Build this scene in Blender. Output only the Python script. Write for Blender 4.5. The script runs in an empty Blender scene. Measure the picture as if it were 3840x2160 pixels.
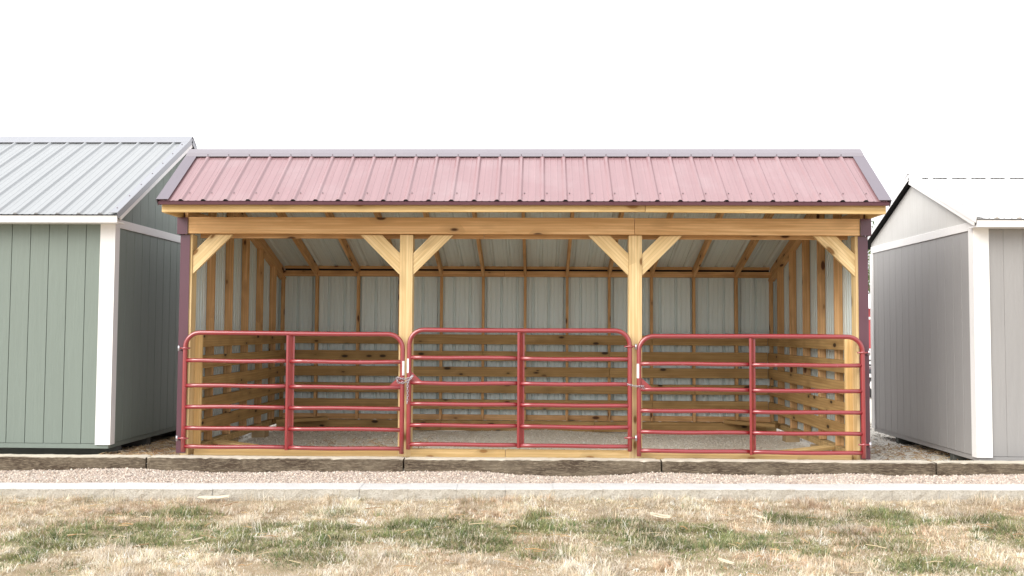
import bpy, bmesh, math, random
import numpy as np
from mathutils import Vector, Matrix

random.seed(7)
RNG = np.random.default_rng(11)
sc = bpy.context.scene
COL = sc.collection

# ------------------------------------------------------------------ camera
F, CD, CX, CZ, PITCH, YAW, ROLL = 3446.9, 9.7542, 0.1942, 1.58, 0.0472, 0.0289, 0.0056
cam = bpy.data.cameras.new('camera')
cam_o = bpy.data.objects.new('camera', cam)
COL.objects.link(cam_o)
cam.sensor_fit = 'HORIZONTAL'
cam.sensor_width = 36.0
cam.lens = 36.0 * F / 3840.0
cam.clip_start = 0.1
cam.clip_end = 3000
R_ = Vector((math.cos(YAW), math.sin(YAW), 0))
FH = Vector((-math.sin(YAW), math.cos(YAW), 0))
FW = FH * math.cos(PITCH) + Vector((0, 0, 1)) * math.sin(PITCH)
UP = -FH * math.sin(PITCH) + Vector((0, 0, 1)) * math.cos(PITCH)
R2 = R_ * math.cos(ROLL) + UP * math.sin(ROLL)
U2 = -R_ * math.sin(ROLL) + UP * math.cos(ROLL)
M = Matrix.Identity(4)
for i in range(3):
    M[i][0], M[i][1], M[i][2] = R2[i], U2[i], -FW[i]
M[0][3], M[1][3], M[2][3] = CX, -CD, CZ
cam_o.matrix_world = M
sc.camera = cam_o

# ------------------------------------------------------------------ sky, sun, exposure
SUN_EL, SUN_AZ = math.radians(34), math.radians(226)     # azimuth clockwise from +Y: behind the camera, to the left
world = bpy.data.worlds.new('World')
sc.world = world
world.use_nodes = True
wn = world.node_tree
wn.nodes.clear()
sky = wn.nodes.new('ShaderNodeTexSky')
sky.sky_type = 'NISHITA'
sky.sun_disc = False
sky.sun_elevation = SUN_EL
sky.sun_rotation = SUN_AZ
sky.air_density = 1.0
sky.dust_density = 4.0
sky.ozone_density = 1.0
hsv = wn.nodes.new('ShaderNodeHueSaturation')
hsv.inputs['Saturation'].default_value = 0.10
hsv.inputs['Value'].default_value = 1.0
mixc = wn.nodes.new('ShaderNodeMix')
mixc.data_type = 'RGBA'
mixc.inputs[0].default_value = 0.75            # an even overcast layer over the blue
mixc.inputs[7].default_value = (10.6, 10.7, 11.0, 1)
bg = wn.nodes.new('ShaderNodeBackground')
bg.inputs['Strength'].default_value = 0.10
wo = wn.nodes.new('ShaderNodeOutputWorld')
wn.links.new(sky.outputs[0], hsv.inputs['Color'])
wn.links.new(hsv.outputs[0], mixc.inputs[6])
wn.links.new(mixc.outputs[2], bg.inputs['Color'])
wn.links.new(bg.outputs[0], wo.inputs['Surface'])

sun = bpy.data.lights.new('sun', 'SUN')
sun.energy = 1.5
sun.angle = math.radians(40)
sun.color = (1.0, 0.95, 0.87)
sun_o = bpy.data.objects.new('sun', sun)
COL.objects.link(sun_o)
sd = Vector((math.sin(SUN_AZ) * math.cos(SUN_EL), math.cos(SUN_AZ) * math.cos(SUN_EL), math.sin(SUN_EL)))
sun_o.rotation_euler = sd.to_track_quat('Z', 'Y').to_euler()
sun_o.location = sd * 40

sc.view_settings.view_transform = 'Standard'
sc.view_settings.look = 'None'
sc.view_settings.gamma = 1.0
sc.view_settings.use_curve_mapping = False
sc.view_settings.exposure = 0.80
sc.render.engine = 'CYCLES'
sc.cycles.max_bounces = 8
sc.cycles.diffuse_bounces = 5


# ------------------------------------------------------------------ node helpers
class NT:
    def __init__(self, name):
        self.m = bpy.data.materials.new(name)
        self.m.use_nodes = True
        self.t = self.m.node_tree
        self.b = self.t.nodes['Principled BSDF']
        self.out = self.t.nodes['Material Output']

    def n(self, kind, **kw):
        x = self.t.nodes.new(kind)
        for k, v in kw.items():
            setattr(x, k, v)
        return x

    def l(self, a, b):
        self.t.links.new(a, b)

    def val(self, sock, v):
        if hasattr(v, 'is_linked') or hasattr(v, 'links'):
            self.l(v, sock)
        else:
            sock.default_value = v

    def math(self, op, a, b=0.0, clamp=False):
        x = self.n('ShaderNodeMath', operation=op, use_clamp=clamp)
        self.val(x.inputs[0], a)
        self.val(x.inputs[1], b)
        return x.outputs[0]

    def mix(self, f, a, b):
        x = self.n('ShaderNodeMix', data_type='RGBA')
        self.val(x.inputs[0], f)
        self.val(x.inputs[6], a if not isinstance(a, tuple) else (*a[:3], 1))
        self.val(x.inputs[7], b if not isinstance(b, tuple) else (*b[:3], 1))
        return x.outputs[2]

    def coords(self, scale=(1, 1, 1), rnd=True):
        tc = self.n('ShaderNodeTexCoord')
        v = tc.outputs['Object']
        if rnd:
            oi = self.n('ShaderNodeObjectInfo')
            add = self.n('ShaderNodeVectorMath', operation='ADD')
            mul = self.n('ShaderNodeVectorMath', operation='SCALE')
            cmb = self.n('ShaderNodeCombineXYZ')
            self.l(oi.outputs['Random'], cmb.inputs[0])
            r2 = self.math('FRACT', self.math('MULTIPLY', oi.outputs['Random'], 71.7))
            r3 = self.math('FRACT', self.math('MULTIPLY', oi.outputs['Random'], 913.1))
            self.l(r2, cmb.inputs[1])
            self.l(r3, cmb.inputs[2])
            self.l(cmb.outputs[0], mul.inputs[0])
            mul.inputs['Scale'].default_value = 13.0
            self.l(v, add.inputs[0])
            self.l(mul.outputs[0], add.inputs[1])
            v = add.outputs[0]
        s = self.n('ShaderNodeVectorMath', operation='MULTIPLY')
        self.l(v, s.inputs[0])
        s.inputs[1].default_value = scale
        return s.outputs[0]

    def noise(self, vec, scale=1.0, detail=4.0, rough=0.55, dist=0.0):
        x = self.n('ShaderNodeTexNoise')
        self.l(vec, x.inputs['Vector'])
        x.inputs['Scale'].default_value = scale
        x.inputs['Detail'].default_value = detail
        x.inputs['Roughness'].default_value = rough
        x.inputs['Distortion'].default_value = dist
        return x.outputs['Fac']

    def ramp(self, f, lo, hi):
        x = self.n('ShaderNodeMapRange')
        self.val(x.inputs[0], f)
        x.inputs[1].default_value = lo
        x.inputs[2].default_value = hi
        return x.outputs[0]

    def bump(self, h, strength=0.3, dist=0.01):
        x = self.n('ShaderNodeBump')
        x.inputs['Strength'].default_value = strength
        x.inputs['Distance'].default_value = dist
        self.l(h, x.inputs['Height'])
        self.l(x.outputs[0], self.b.inputs['Normal'])

    def base(self, c, rough=0.6, spec=0.5, metal=0.0):
        self.val(self.b.inputs['Base Color'], c if not isinstance(c, tuple) else (*c[:3], 1))
        self.b.inputs['Roughness'].default_value = rough
        self.b.inputs['Specular IOR Level'].default_value = spec
        self.b.inputs['Metallic'].default_value = metal


def tint(c, k):
    return tuple(min(1, x * k) for x in c)


def wood_mat(name, light, dark, knot=(0.10, 0.045, 0.015), knot_amt=0.55, rough=0.72, bright=0.25):
    w = NT(name)
    v = w.coords((1, 1, 1))
    g1 = w.noise(w.coords((0.9, 17, 17)), 1, 5, 0.6, 0.9)
    g2 = w.noise(w.coords((2.5, 90, 90)), 1, 3, 0.6, 0.2)
    g = w.math('ADD', w.math('MULTIPLY', w.ramp(g1, 0.32, 0.68), 0.75), w.math('MULTIPLY', g2, 0.35))
    c = w.mix(w.ramp(g, 0.30, 0.88), tint(dark, 0.92), light)
    # long cathedral bands
    bands = w.n('ShaderNodeTexWave', wave_type='BANDS', bands_direction='Z')
    w.l(w.coords((0.35, 9, 9)), bands.inputs['Vector'])
    bands.inputs['Scale'].default_value = 1.1
    bands.inputs['Distortion'].default_value = 5.0
    bands.inputs['Detail'].default_value = 2.0
    bands.inputs['Detail Scale'].default_value = 0.8
    c = w.mix(w.math('MULTIPLY', w.ramp(bands.outputs['Fac'], 0.60, 1.0), 0.46), c, tint(dark, 0.72))
    # per piece tone
    oi = w.n('ShaderNodeObjectInfo')
    tone = w.ramp(oi.outputs['Random'], 0, 1)
    c = w.mix(w.math('MULTIPLY', tone, bright), c, dark)
    # blotches
    c = w.mix(w.math('MULTIPLY', w.ramp(w.noise(v, 2.6, 3), 0.52, 0.75), 0.22), c, tint(dark, 0.8))
    # knots
    vo = w.n('ShaderNodeTexVoronoi', feature='F1', distance='EUCLIDEAN')
    w.l(w.coords((3.6, 8.5, 8.5)), vo.inputs['Vector'])
    vo.inputs['Scale'].default_value = 1.0
    sep = w.n('ShaderNodeSeparateColor')
    w.l(vo.outputs['Color'], sep.inputs[0])
    keep = w.math('LESS_THAN', sep.outputs[0], knot_amt)
    size = w.math('MULTIPLY_ADD', sep.outputs[1], 0.13)
    size.node.inputs[2].default_value = 0.10
    core = w.math('SUBTRACT', 1.0, w.ramp(w.math('DIVIDE', vo.outputs['Distance'], size), 0.70, 1.10), True)
    halo = w.math('SUBTRACT', 1.0, w.ramp(w.math('DIVIDE', vo.outputs['Distance'], size), 0.9, 3.2), True)
    c = w.mix(w.math('MULTIPLY', w.math('MULTIPLY', halo, keep), 0.55), c, tint(dark, 0.62))
    c = w.mix(w.math('MULTIPLY', w.math('MULTIPLY', core, keep), 0.97), c, knot)
    w.base(c, rough, 0.3)
    w.bump(g, 0.25, 0.004)
    return w.m


def painted_metal(name, front, back=None, rough=0.35, spec=0.5, streak=0.12, dirt=(0.35, 0.30, 0.25)):
    w = NT(name)
    s1 = w.noise(w.coords((14, 0.7, 3)), 1, 3)
    s2 = w.noise(w.coords((1.5, 1.5, 1.5)), 1, 4)
    c = w.mix(w.math('MULTIPLY', w.ramp(s1, 0.45, 0.8), streak), front, tint(front, 1.35))
    c = w.mix(w.math('MULTIPLY', w.ramp(s2, 0.5, 0.85), streak * 0.8), c, dirt)
    if back:
        geo = w.n('ShaderNodeNewGeometry')
        s3 = w.noise(w.coords((60, 0.5, 1)), 1, 2)
        c2 = w.mix(w.math('MULTIPLY', w.ramp(s3, 0.45, 0.7), 0.22), back, tint(back, 0.72))
        c = w.mix(geo.outputs['Backfacing'], c, c2)
    w.base(c, rough, spec)
    w.bump(w.noise(w.coords((3, 1.2, 3)), 1, 2), 0.035, 0.02)
    return w.m


def painted_siding(name, c0, var=0.12):
    w = NT(name)
    g = w.noise(w.coords((26, 26, 1.3)), 1, 5, 0.65, 0.8)
    b = w.noise(w.coords((1.2, 1.2, 0.6)), 1, 3)
    sw = w.noise(w.coords((7, 7, 2.2)), 1, 3, 0.5, 2.2)
    c = w.mix(w.math('MULTIPLY', w.ramp(g, 0.4, 0.8), var * 1.6), c0, tint(c0, 0.68))
    c = w.mix(w.math('MULTIPLY', w.ramp(b, 0.4, 0.7), var), c, tint(c0, 1.25))
    oi = w.n('ShaderNodeObjectInfo')
    c = w.mix(w.math('MULTIPLY', oi.outputs['Random'], 0.12), c, tint(c0, 0.8))
    w.base(c, 0.5, 0.4)
    w.bump(w.math('ADD', g, w.math('MULTIPLY', sw, 1.2)), 0.55, 0.004)
    return w.m


def simple(name, c, rough=0.5, spec=0.5, metal=0.0, var=0.15, nscale=8, bump=0.0):
    w = NT(name)
    n = w.noise(w.coords((1, 1, 1)), nscale, 4)
    w.base(w.mix(w.math('MULTIPLY', w.ramp(n, 0.4, 0.75), var), c, tint(c, 0.6)), rough, spec, metal)
    if bump:
        w.bump(n, bump, 0.01)
    return w.m


def gate_paint(name, c0, worn):
    w = NT(name)
    n = w.noise(w.coords((9, 9, 9)), 1, 3)
    f = w.noise(w.coords((16, 45, 45)), 1, 4, 0.7)
    c = w.mix(w.math('MULTIPLY', w.ramp(n, 0.4, 0.75), 0.25), c0, tint(c0, 0.65))
    c = w.mix(w.math('MULTIPLY', w.ramp(f, worn, worn + 0.06), 0.55), c, (0.50, 0.27, 0.27))   # scuffed paint
    w.base(c, 0.32, 0.7)
    return w.m


def attr_mat(name, rough=0.85, transl=0.0):
    w = NT(name)
    a = w.n('ShaderNodeAttribute', attribute_name='Col')
    w.base(a.outputs['Color'], rough, 0.2)
    if transl:
        tr = w.n('ShaderNodeBsdfTranslucent')
        w.l(a.outputs['Color'], tr.inputs['Color'])
        mx = w.n('ShaderNodeMixShader')
        mx.inputs[0].default_value = transl
        w.l(w.b.outputs[0], mx.inputs[1])
        w.l(tr.outputs[0], mx.inputs[2])
        w.l(mx.outputs[0], w.out.inputs['Surface'])
    return w.m


MAT = dict(
    post=wood_mat('post_wood', (0.83, 0.64, 0.36), (0.68, 0.48, 0.23), knot=(0.20, 0.10, 0.03), knot_amt=0.28),
    beam=wood_mat('beam_wood', (0.88, 0.575, 0.30), (0.70, 0.41, 0.18), knot=(0.07, 0.03, 0.012), knot_amt=0.4),
    fascia=wood_mat('fascia_wood', (0.86, 0.64, 0.33), (0.72, 0.48, 0.20), knot=(0.35, 0.18, 0.06), knot_amt=0.25),
    stud=wood_mat('stud_wood', (0.77, 0.485, 0.245), (0.58, 0.325, 0.14), knot=(0.08, 0.03, 0.012), knot_amt=0.8),
    board=wood_mat('board_wood', (0.50, 0.325, 0.140), (0.36, 0.215, 0.082), knot=(0.035, 0.018, 0.008), knot_amt=0.8),
    skid=wood_mat('skid_wood', (0.60, 0.42, 0.21), (0.42, 0.28, 0.12), knot_amt=0.3),
    roof_red=painted_metal('red_roof_metal', (0.315, 0.185, 0.196), (0.655, 0.735, 0.725), 0.27, 1.0, 0.42, (0.46, 0.39, 0.40)),
    wall_red=painted_metal('red_wall_metal', (0.10, 0.040, 0.055), (0.655, 0.735, 0.725), 0.4, 0.5),
    maroon=painted_metal('maroon_trim_metal', (0.105, 0.040, 0.058), None, 0.30, 0.6, 0.2, (0.2, 0.13, 0.14)),
    gate=gate_paint('red_gate_paint', (0.285, 0.014, 0.021), 0.70),
    gate_worn=gate_paint('red_gate_paint_worn', (0.295, 0.018, 0.024), 0.62),
    zinc=simple('zinc_plated_steel', (0.52, 0.50, 0.54), 0.3, 0.5, 0.9, 0.3, 30),
    sticker=simple('white_sticker', (0.86, 0.84, 0.86), 0.45, 0.4, 0, 0.05, 40),
    white=painted_siding('white_trim_paint', (0.84, 0.83, 0.82), 0.05),
    green=painted_siding('sage_green_paint', (0.200, 0.240, 0.210), 0.14),
    taupe=painted_siding('taupe_grey_paint', (0.330, 0.322, 0.318), 0.14),
    skid_dark=simple('shaded_skid_wood', (0.11, 0.115, 0.105), 0.8, 0.2, 0, 0.3, 12),  # grey-green skid wood, darkened: shade under the sheds put into its colour
    flare_taupe=painted_siding('flare_pale_gable_paint', (0.62, 0.61, 0.585), 0.10),  # taupe planks paled: lens flare over the gable painted into the colour
    dark_void=simple('near_black_fill', (0.022, 0.022, 0.024), 0.8, 0.2),  # near-black fill for shed cores, roof decks, rib ends and the plate gap
    galv=painted_metal('grey_roof_metal', (0.335, 0.35, 0.36), (0.3, 0.3, 0.3), 0.33, 0.6, 0.14, (0.44, 0.42, 0.42)),
    galv_trim=painted_metal('grey_trim_metal', (0.32, 0.33, 0.36), None, 0.35, 0.6, 0.15, (0.4, 0.38, 0.4)),
    whiteroof=painted_metal('white_roof_metal', (0.84, 0.84, 0.84), (0.72, 0.70, 0.68), 0.35, 0.5, 0.03, (0.8, 0.78, 0.74)),
    screw=simple('painted_screw', (0.16, 0.11, 0.12), 0.4),
    stone=attr_mat('gravel_stone', 0.85),
    blade=attr_mat('grass_blade', 0.7, 0.25),
    leaf=attr_mat('tree_leaf', 0.6, 0.3),
    bark=simple('bark', (0.10, 0.075, 0.055), 0.9, 0.2, 0, 0.5, 14, 0.5),
    block=simple('pine_block', (0.42, 0.31, 0.18), 0.85, 0.2, 0, 0.4, 9, 0.3),
    chip=simple('pale_wood_scrap', (0.70, 0.62, 0.48), 0.8, 0.3, 0, 0.25, 30),
    barn_red=simple('barn_red_paint', (0.42, 0.06, 0.07), 0.5),
    rubber=simple('tyre_rubber', (0.03, 0.03, 0.033), 0.7),
    dark_steel=simple('dark_steel', (0.06, 0.065, 0.075), 0.4),
)


def ground_mat(name, c1, c2, c3, s=3.0, fine=160, bump=0.6):
    w = NT(name)
    v = w.coords((1, 1, 1), False)
    a = w.noise(v, s, 5, 0.6)
    b = w.noise(v, fine, 3, 0.7)
    p = w.noise(v, s * 7, 4, 0.6)
    c = w.mix(w.ramp(a, 0.38, 0.64), c1, c2)
    c = w.mix(w.math('MULTIPLY', w.ramp(p, 0.5, 0.7), 0.5), c, c3)
    c = w.mix(w.math('MULTIPLY', w.ramp(b, 0.45, 0.75), 0.45), c, tint(c1, 0.55))
    w.base(c, 0.95, 0.1)
    w.bump(b, bump, 0.02)
    return w.m


for k_ in ('gate', 'gate_worn'):
    b_ = MAT[k_].node_tree.nodes['Principled BSDF']
    b_.inputs['Coat Weight'].default_value = 1.0
    b_.inputs['Coat IOR'].default_value = 1.62
    b_.inputs['Coat Roughness'].default_value = 0.16

MAT['yard'] = ground_mat('crushed_stone_yard', (0.80, 0.75, 0.66), (0.83, 0.79, 0.71), (0.70, 0.62, 0.51), 3, 160, 0.3)
MAT['strip'] = ground_mat('pink_gravel_bed', (0.64, 0.54, 0.48), (0.70, 0.60, 0.54), (0.55, 0.45, 0.39), 5, 220)
MAT['lawn'] = ground_mat('lawn_soil', (0.50, 0.41, 0.29), (0.42, 0.32, 0.21), (0.30, 0.26, 0.16), 1.3, 130)


def concrete_mat():
    w = NT('edging_concrete')
    v = w.coords((1, 1, 1))
    a = w.noise(v, 5, 4)
    b = w.noise(v, 60, 4, 0.7)
    vo = w.n('ShaderNodeTexVoronoi')
    w.l(v, vo.inputs['Vector'])
    vo.inputs['Scale'].default_value = 45
    c = w.mix(w.ramp(a, 0.35, 0.7), (0.64, 0.64, 0.635), (0.72, 0.72, 0.71))
    c = w.mix(w.math('MULTIPLY', w.ramp(b, 0.5, 0.8), 0.4), c, (0.52, 0.50, 0.47))
    w.base(c, 0.92, 0.15)
    w.bump(w.math('ADD', b, w.math('MULTIPLY', vo.outputs['Distance'], 0.5)), 0.6, 0.01)
    return w.m


MAT['concrete'] = concrete_mat()


def timber_mat():
    w = NT('weathered_timber')
    g = w.noise(w.coords((2.2, 55, 55)), 1, 5, 0.65, 1.0)
    m = w.noise(w.coords((2.0, 5, 5)), 1, 4, 0.6)
    f = w.noise(w.coords((16, 95, 95)), 1, 4, 0.75)
    c = w.mix(w.ramp(m, 0.38, 0.62), (0.078, 0.056, 0.040), (0.185, 0.150, 0.108))
    c = w.mix(w.math('MULTIPLY', w.ramp(g, 0.48, 0.75), 0.75), c, (0.040, 0.030, 0.024))
    c = w.mix(w.math('MULTIPLY', w.ramp(f, 0.46, 0.70), 0.55), c, (0.46, 0.385, 0.275))
    # sky brightness painted into upward faces and edges, over stone dust and bleached fibres
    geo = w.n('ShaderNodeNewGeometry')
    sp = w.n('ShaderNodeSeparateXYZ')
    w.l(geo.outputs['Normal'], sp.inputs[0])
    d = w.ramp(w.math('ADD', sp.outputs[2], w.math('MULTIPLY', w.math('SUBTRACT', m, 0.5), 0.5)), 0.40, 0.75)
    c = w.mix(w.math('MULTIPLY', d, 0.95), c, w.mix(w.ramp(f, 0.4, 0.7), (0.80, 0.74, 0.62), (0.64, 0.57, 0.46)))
    w.base(c, 0.9, 0.15)
    w.bump(w.math('ADD', g, f), 0.9, 0.012)
    return w.m


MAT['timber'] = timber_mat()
MAT['split'] = ground_mat('split_concrete_face', (0.50, 0.46, 0.39), (0.60, 0.565, 0.50), (0.38, 0.33, 0.25), 5, 70, 0.8)


# ------------------------------------------------------------------ object helpers
def tag(o, label=None, cat=None, group=None, kind=None):
    if label:
        o['label'] = label
    if cat:
        o['category'] = cat
    if group:
        o['group'] = group
    if kind:
        o['kind'] = kind
    return o


def empty(name, loc, label, cat, group=None):
    o = bpy.data.objects.new(name, None)
    o.empty_display_size = 0.2
    COL.objects.link(o)
    o.location = loc
    return tag(o, label, cat, group)


def parent_to(o, p):
    """Parent, keeping the world placement (parents are empties or parts)."""
    if p is None:
        return o
    m = Matrix.Identity(4)
    chain = []
    q = p
    while q:
        chain.append(q)
        q = q.parent
    for q in reversed(chain):
        m = m @ q.matrix_parent_inverse @ q.matrix_basis
    o.parent = p
    o.matrix_parent_inverse = m.inverted()
    return o


def mesh_obj(name, verts, faces, mat, parent=None, loc=(0, 0, 0), rot=None, smooth=False, mats=None, fm=None):
    me = bpy.data.meshes.new(name)
    me.from_pydata([tuple(v) for v in verts], [], faces)
    me.update()
    for m_ in (mats or [mat]):
        me.materials.append(m_)
    if fm:
        me.polygons.foreach_set('material_index', fm)
    if smooth:
        me.polygons.foreach_set('use_smooth', [True] * len(faces))
    o = bpy.data.objects.new(name, me)
    COL.objects.link(o)
    o.location = loc
    if rot is not None:
        o.rotation_euler = rot
    return parent_to(o, parent)


def box_mesh(name, sx, sy, sz, mat, bevel=0.003):
    me = bpy.data.meshes.new(name)
    bm = bmesh.new()
    bmesh.ops.create_cube(bm, size=1)
    bmesh.ops.scale(bm, vec=(sx, sy, sz), verts=bm.verts)
    if bevel:
        bmesh.ops.bevel(bm, geom=bm.edges[:], offset=min(bevel, min(sx, sy, sz) * 0.3), segments=1, affect='EDGES', profile=0.5)
    bm.to_mesh(me)
    bm.free()
    me.materials.append(mat)
    return me


_cache = {}


def lumber(name, p0, p1, w, t, mat, parent=None, up=(0, 0, 1), bevel=0.003):
    """A stick from p0 to p1: w wide along 'up', t thick across; its own X axis runs along the grain."""
    p0, p1 = Vector(p0), Vector(p1)
    L = (p1 - p0).length
    key = (round(L, 3), round(w, 4), round(t, 4), mat.name, bevel)
    if key not in _cache:
        _cache[key] = box_mesh(name, L, t, w, mat, bevel)
    x = (p1 - p0).normalized()
    u = Vector(up)
    z = (u - x * u.dot(x)).normalized()
    y = z.cross(x)
    m = Matrix.Identity(4)
    c = (p0 + p1) / 2
    for i in range(3):
        m[i][0], m[i][1], m[i][2], m[i][3] = x[i], y[i], z[i], c[i]
    o = bpy.data.objects.new(name, _cache[key])
    COL.objects.link(o)
    o.matrix_world = m
    o.matrix_basis = m
    return parent_to(o, parent)


def box(name, x0, x1, y0, y1, z0, z1, mat, parent=None, bevel=0.003):
    me = box_mesh(name, abs(x1 - x0), abs(y1 - y0), abs(z1 - z0), mat, bevel)
    o = bpy.data.objects.new(name, me)
    COL.objects.link(o)
    o.location = ((x0 + x1) / 2, (y0 + y1) / 2, (z0 + z1) / 2)
    return parent_to(o, parent)


def prism(name, poly, axis, a0, a1, mat, parent=None, ang=0.0):
    """Extrude a polygon given in (x,z) [axis 'Y'] or (y,z) [axis 'X']; ang turns the local grain axis for axis 'Y'."""
    n = len(poly)
    cx = sum(p[0] for p in poly) / n
    cz = sum(p[1] for p in poly) / n
    am = (a0 + a1) / 2
    vs = []
    for a in (a0, a1):
        for (p, q) in poly:
            dx, dz = p - cx, q - cz
            if axis == 'Y':
                ca, sa = math.cos(ang), math.sin(ang)
                vs.append((dx * ca + dz * sa, a - am, -dx * sa + dz * ca))
            else:
                vs.append((a - am, dx, dz))
    area = sum(poly[i][0] * poly[(i + 1) % n][1] - poly[(i + 1) % n][0] * poly[i][1] for i in range(n))
    fs = [list(range(n)), list(range(2 * n - 1, n - 1, -1))]
    for i in range(n):
        j = (i + 1) % n
        fs.append([i, i + n, j + n, j])
    me_o = mesh_obj(name, vs, fs, mat)
    bm = bmesh.new()
    bm.from_mesh(me_o.data)
    bmesh.ops.recalc_face_normals(bm, faces=bm.faces)
    bm.to_mesh(me_o.data)
    bm.free()
    if axis == 'Y':
        me_o.location = (cx, am, cz)
        me_o.rotation_euler = (0, -ang, 0)
    else:
        me_o.location = (am, cx, cz)
    return parent_to(me_o, parent)


def prism_z(name, poly, z0, z1, mat, parent=None):
    """Extrude an (x,y) outline upright."""
    n = len(poly)
    cx = sum(p[0] for p in poly) / n
    cy = sum(p[1] for p in poly) / n
    zm = (z0 + z1) / 2
    vs = [(p[0] - cx, p[1] - cy, z - zm) for z in (z0, z1) for p in poly]
    fs = [list(range(n)), list(range(2 * n - 1, n - 1, -1))] + [[i, i + n, (i + 1) % n + n, (i + 1) % n] for i in range(n)]
    o = mesh_obj(name, vs, fs, mat)
    bm = bmesh.new()
    bm.from_mesh(o.data)
    bmesh.ops.recalc_face_normals(bm, faces=bm.faces)
    bm.to_mesh(o.data)
    bm.free()
    o.location = (cx, cy, zm)
    return parent_to(o, parent)


def tube_geo(path, r, n=10, closed=False):
    pts = [Vector(p) for p in path]
    vs, fs = [], []
    m = len(pts)
    ref = None
    for i, p in enumerate(pts):
        if closed:
            d = (pts[(i + 1) % m] - pts[i - 1]).normalized()
        else:
            d = (pts[min(i + 1, m - 1)] - pts[max(i - 1, 0)]).normalized()
        if ref is None:
            ref = Vector((0, 1, 0)) if abs(d.y) < 0.9 else Vector((1, 0, 0))
        a = (ref - d * ref.dot(d)).normalized()
        b = d.cross(a)
        ref = a
        for k in range(n):
            t = 2 * math.pi * k / n
            vs.append(p + (a * math.cos(t) + b * math.sin(t)) * r)
    for i in range(m if closed else m - 1):
        for k in range(n):
            k2 = (k + 1) % n
            i2 = (i + 1) % m
            fs.append([i * n + k, i * n + k2, i2 * n + k2, i2 * n + k])
    if not closed:
        fs.append(list(range(n - 1, -1, -1)))
        fs.append([(m - 1) * n + k for k in range(n)])
    return vs, fs


def tube(name, path, r, mat, parent=None, n=10, closed=False):
    vs, fs = tube_geo(path, r, n, closed)
    c = Vector((0, 0, 0))
    for p in path:
        c += Vector(p)
    c /= len(path)
    o = mesh_obj(name, [v - c for v in vs], fs, mat, None, c, None, True)
    return parent_to(o, parent)


def join_geo(parts):
    V, Fs = [], []
    for vs, fs in parts:
        k = len(V)
        V += list(vs)
        Fs += [[i + k for i in f] for f in fs]
    return V, Fs


def rib_profile(x0, x1, pitch=0.2304, phase=0.0, h=0.022, minor=True):
    """Section of a ribbed steel sheet between x0 and x1: ribs at phase + k*pitch."""
    pts = {round(x0, 5): 0.0, round(x1, 5): 0.0}
    k0 = int(math.floor((x0 - phase) / pitch)) - 1
    k1 = int(math.ceil((x1 - phase) / pitch)) + 1
    sw = 0.012 if h > 0.03 else 0.018
    prof = [(-0.011 - sw, 0), (-0.011, h), (0.011, h), (0.011 + sw, 0)]
    mh = 0.008 if h > 0.03 else 0.0028
    if minor:
        for c in (pitch / 3, 2 * pitch / 3):
            prof += [(c - 0.011, 0), (c - 0.006, mh), (c + 0.006, mh), (c + 0.011, 0)]
    seq = []
    for k in range(k0, k1 + 1):
        for (dx, z) in prof:
            seq.append((phase + k * pitch + dx, z))
    seq.sort()
    xs = [s[0] for s in seq]
    zs = [s[1] for s in seq]
    out = [(x0, float(np.interp(x0, xs, zs)))]
    out += [(x, z) for x, z in seq if x0 + 1e-4 < x < x1 - 1e-4]
    out.append((x1, float(np.interp(x1, xs, zs))))
    return out


def rib_panel(name, x0, x1, origin, ex, el, en, length, mat, parent, phase=0.0, rows=1, len_fn=None, pitch=0.2304, h=0.019):
    """Ribbed sheet: section along ex, ribs running along el for 'length', rising along en."""
    pr = rib_profile(x0, x1, pitch, phase, h)
    ex, el, en = Vector(ex), Vector(el), Vector(en)
    left = ex.cross(el).dot(en) < 0
    if left:                                   # keep the frame right-handed: mirror the section instead
        pr = [(x, -z) for x, z in pr]
        en = -en
    xm = (x0 + x1) / 2
    vs, fs = [], []
    n = len(pr)
    for r in range(rows + 1):
        for (x, z) in pr:
            L = (len_fn(x) if len_fn else length)
            vs.append(Vector((x - xm, L * r / rows, z)))
    for r in range(rows):
        for i in range(n - 1):
            fs.append([r * n + i, r * n + i + 1, (r + 1) * n + i + 1, (r + 1) * n + i])
    if left:
        fs = [f[::-1] for f in fs]
    me = bpy.data.meshes.new(name)
    me.from_pydata([tuple(v) for v in vs], [], fs)
    me.materials.append(mat)
    me.update()
    o = bpy.data.objects.new(name, me)
    COL.objects.link(o)
    m = Matrix.Identity(4)
    c = Vector(origin) + ex * xm
    for i in range(3):
        m[i][0], m[i][1], m[i][2], m[i][3] = ex[i], el[i], en[i], c[i]
    o.matrix_basis = m
    return parent_to(o, parent)


def big_mesh(name, V, Fc, loop_counts, cols, mat):
    """V (n,3), flat loop index array, counts per face, per-vertex colours."""
    me = bpy.data.meshes.new(name)
    me.vertices.add(len(V))
    me.vertices.foreach_set('co', V.astype(np.float32).ravel())
    me.loops.add(len(Fc))
    me.loops.foreach_set('vertex_index', Fc.astype(np.int32))
    starts = np.concatenate([[0], np.cumsum(loop_counts)[:-1]]).astype(np.int32)
    me.polygons.add(len(loop_counts))
    me.polygons.foreach_set('loop_start', starts)
    me.update(calc_edges=True)
    a = me.color_attributes.new('Col', 'FLOAT_COLOR', 'POINT')
    a.data.foreach_set('color', np.c_[cols, np.ones(len(cols))].astype(np.float32).ravel())
    me.materials.append(mat)
    o = bpy.data.objects.new(name, me)
    COL.objects.link(o)
    return o


def noise2(x, y, seed=0, octaves=((1.0, 1.0),)):
    r = np.random.default_rng(seed)
    out = np.zeros_like(x)
    for f, a in octaves:
        for _ in range(5):
            th = r.uniform(0, 6.28)
            ph = r.uniform(0, 6.28)
            ff = f * r.uniform(0.6, 1.5)
            out = out + a * np.sin(ff * (x * np.cos(th) + y * np.sin(th)) + ph) / 2.2
    return out


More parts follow.
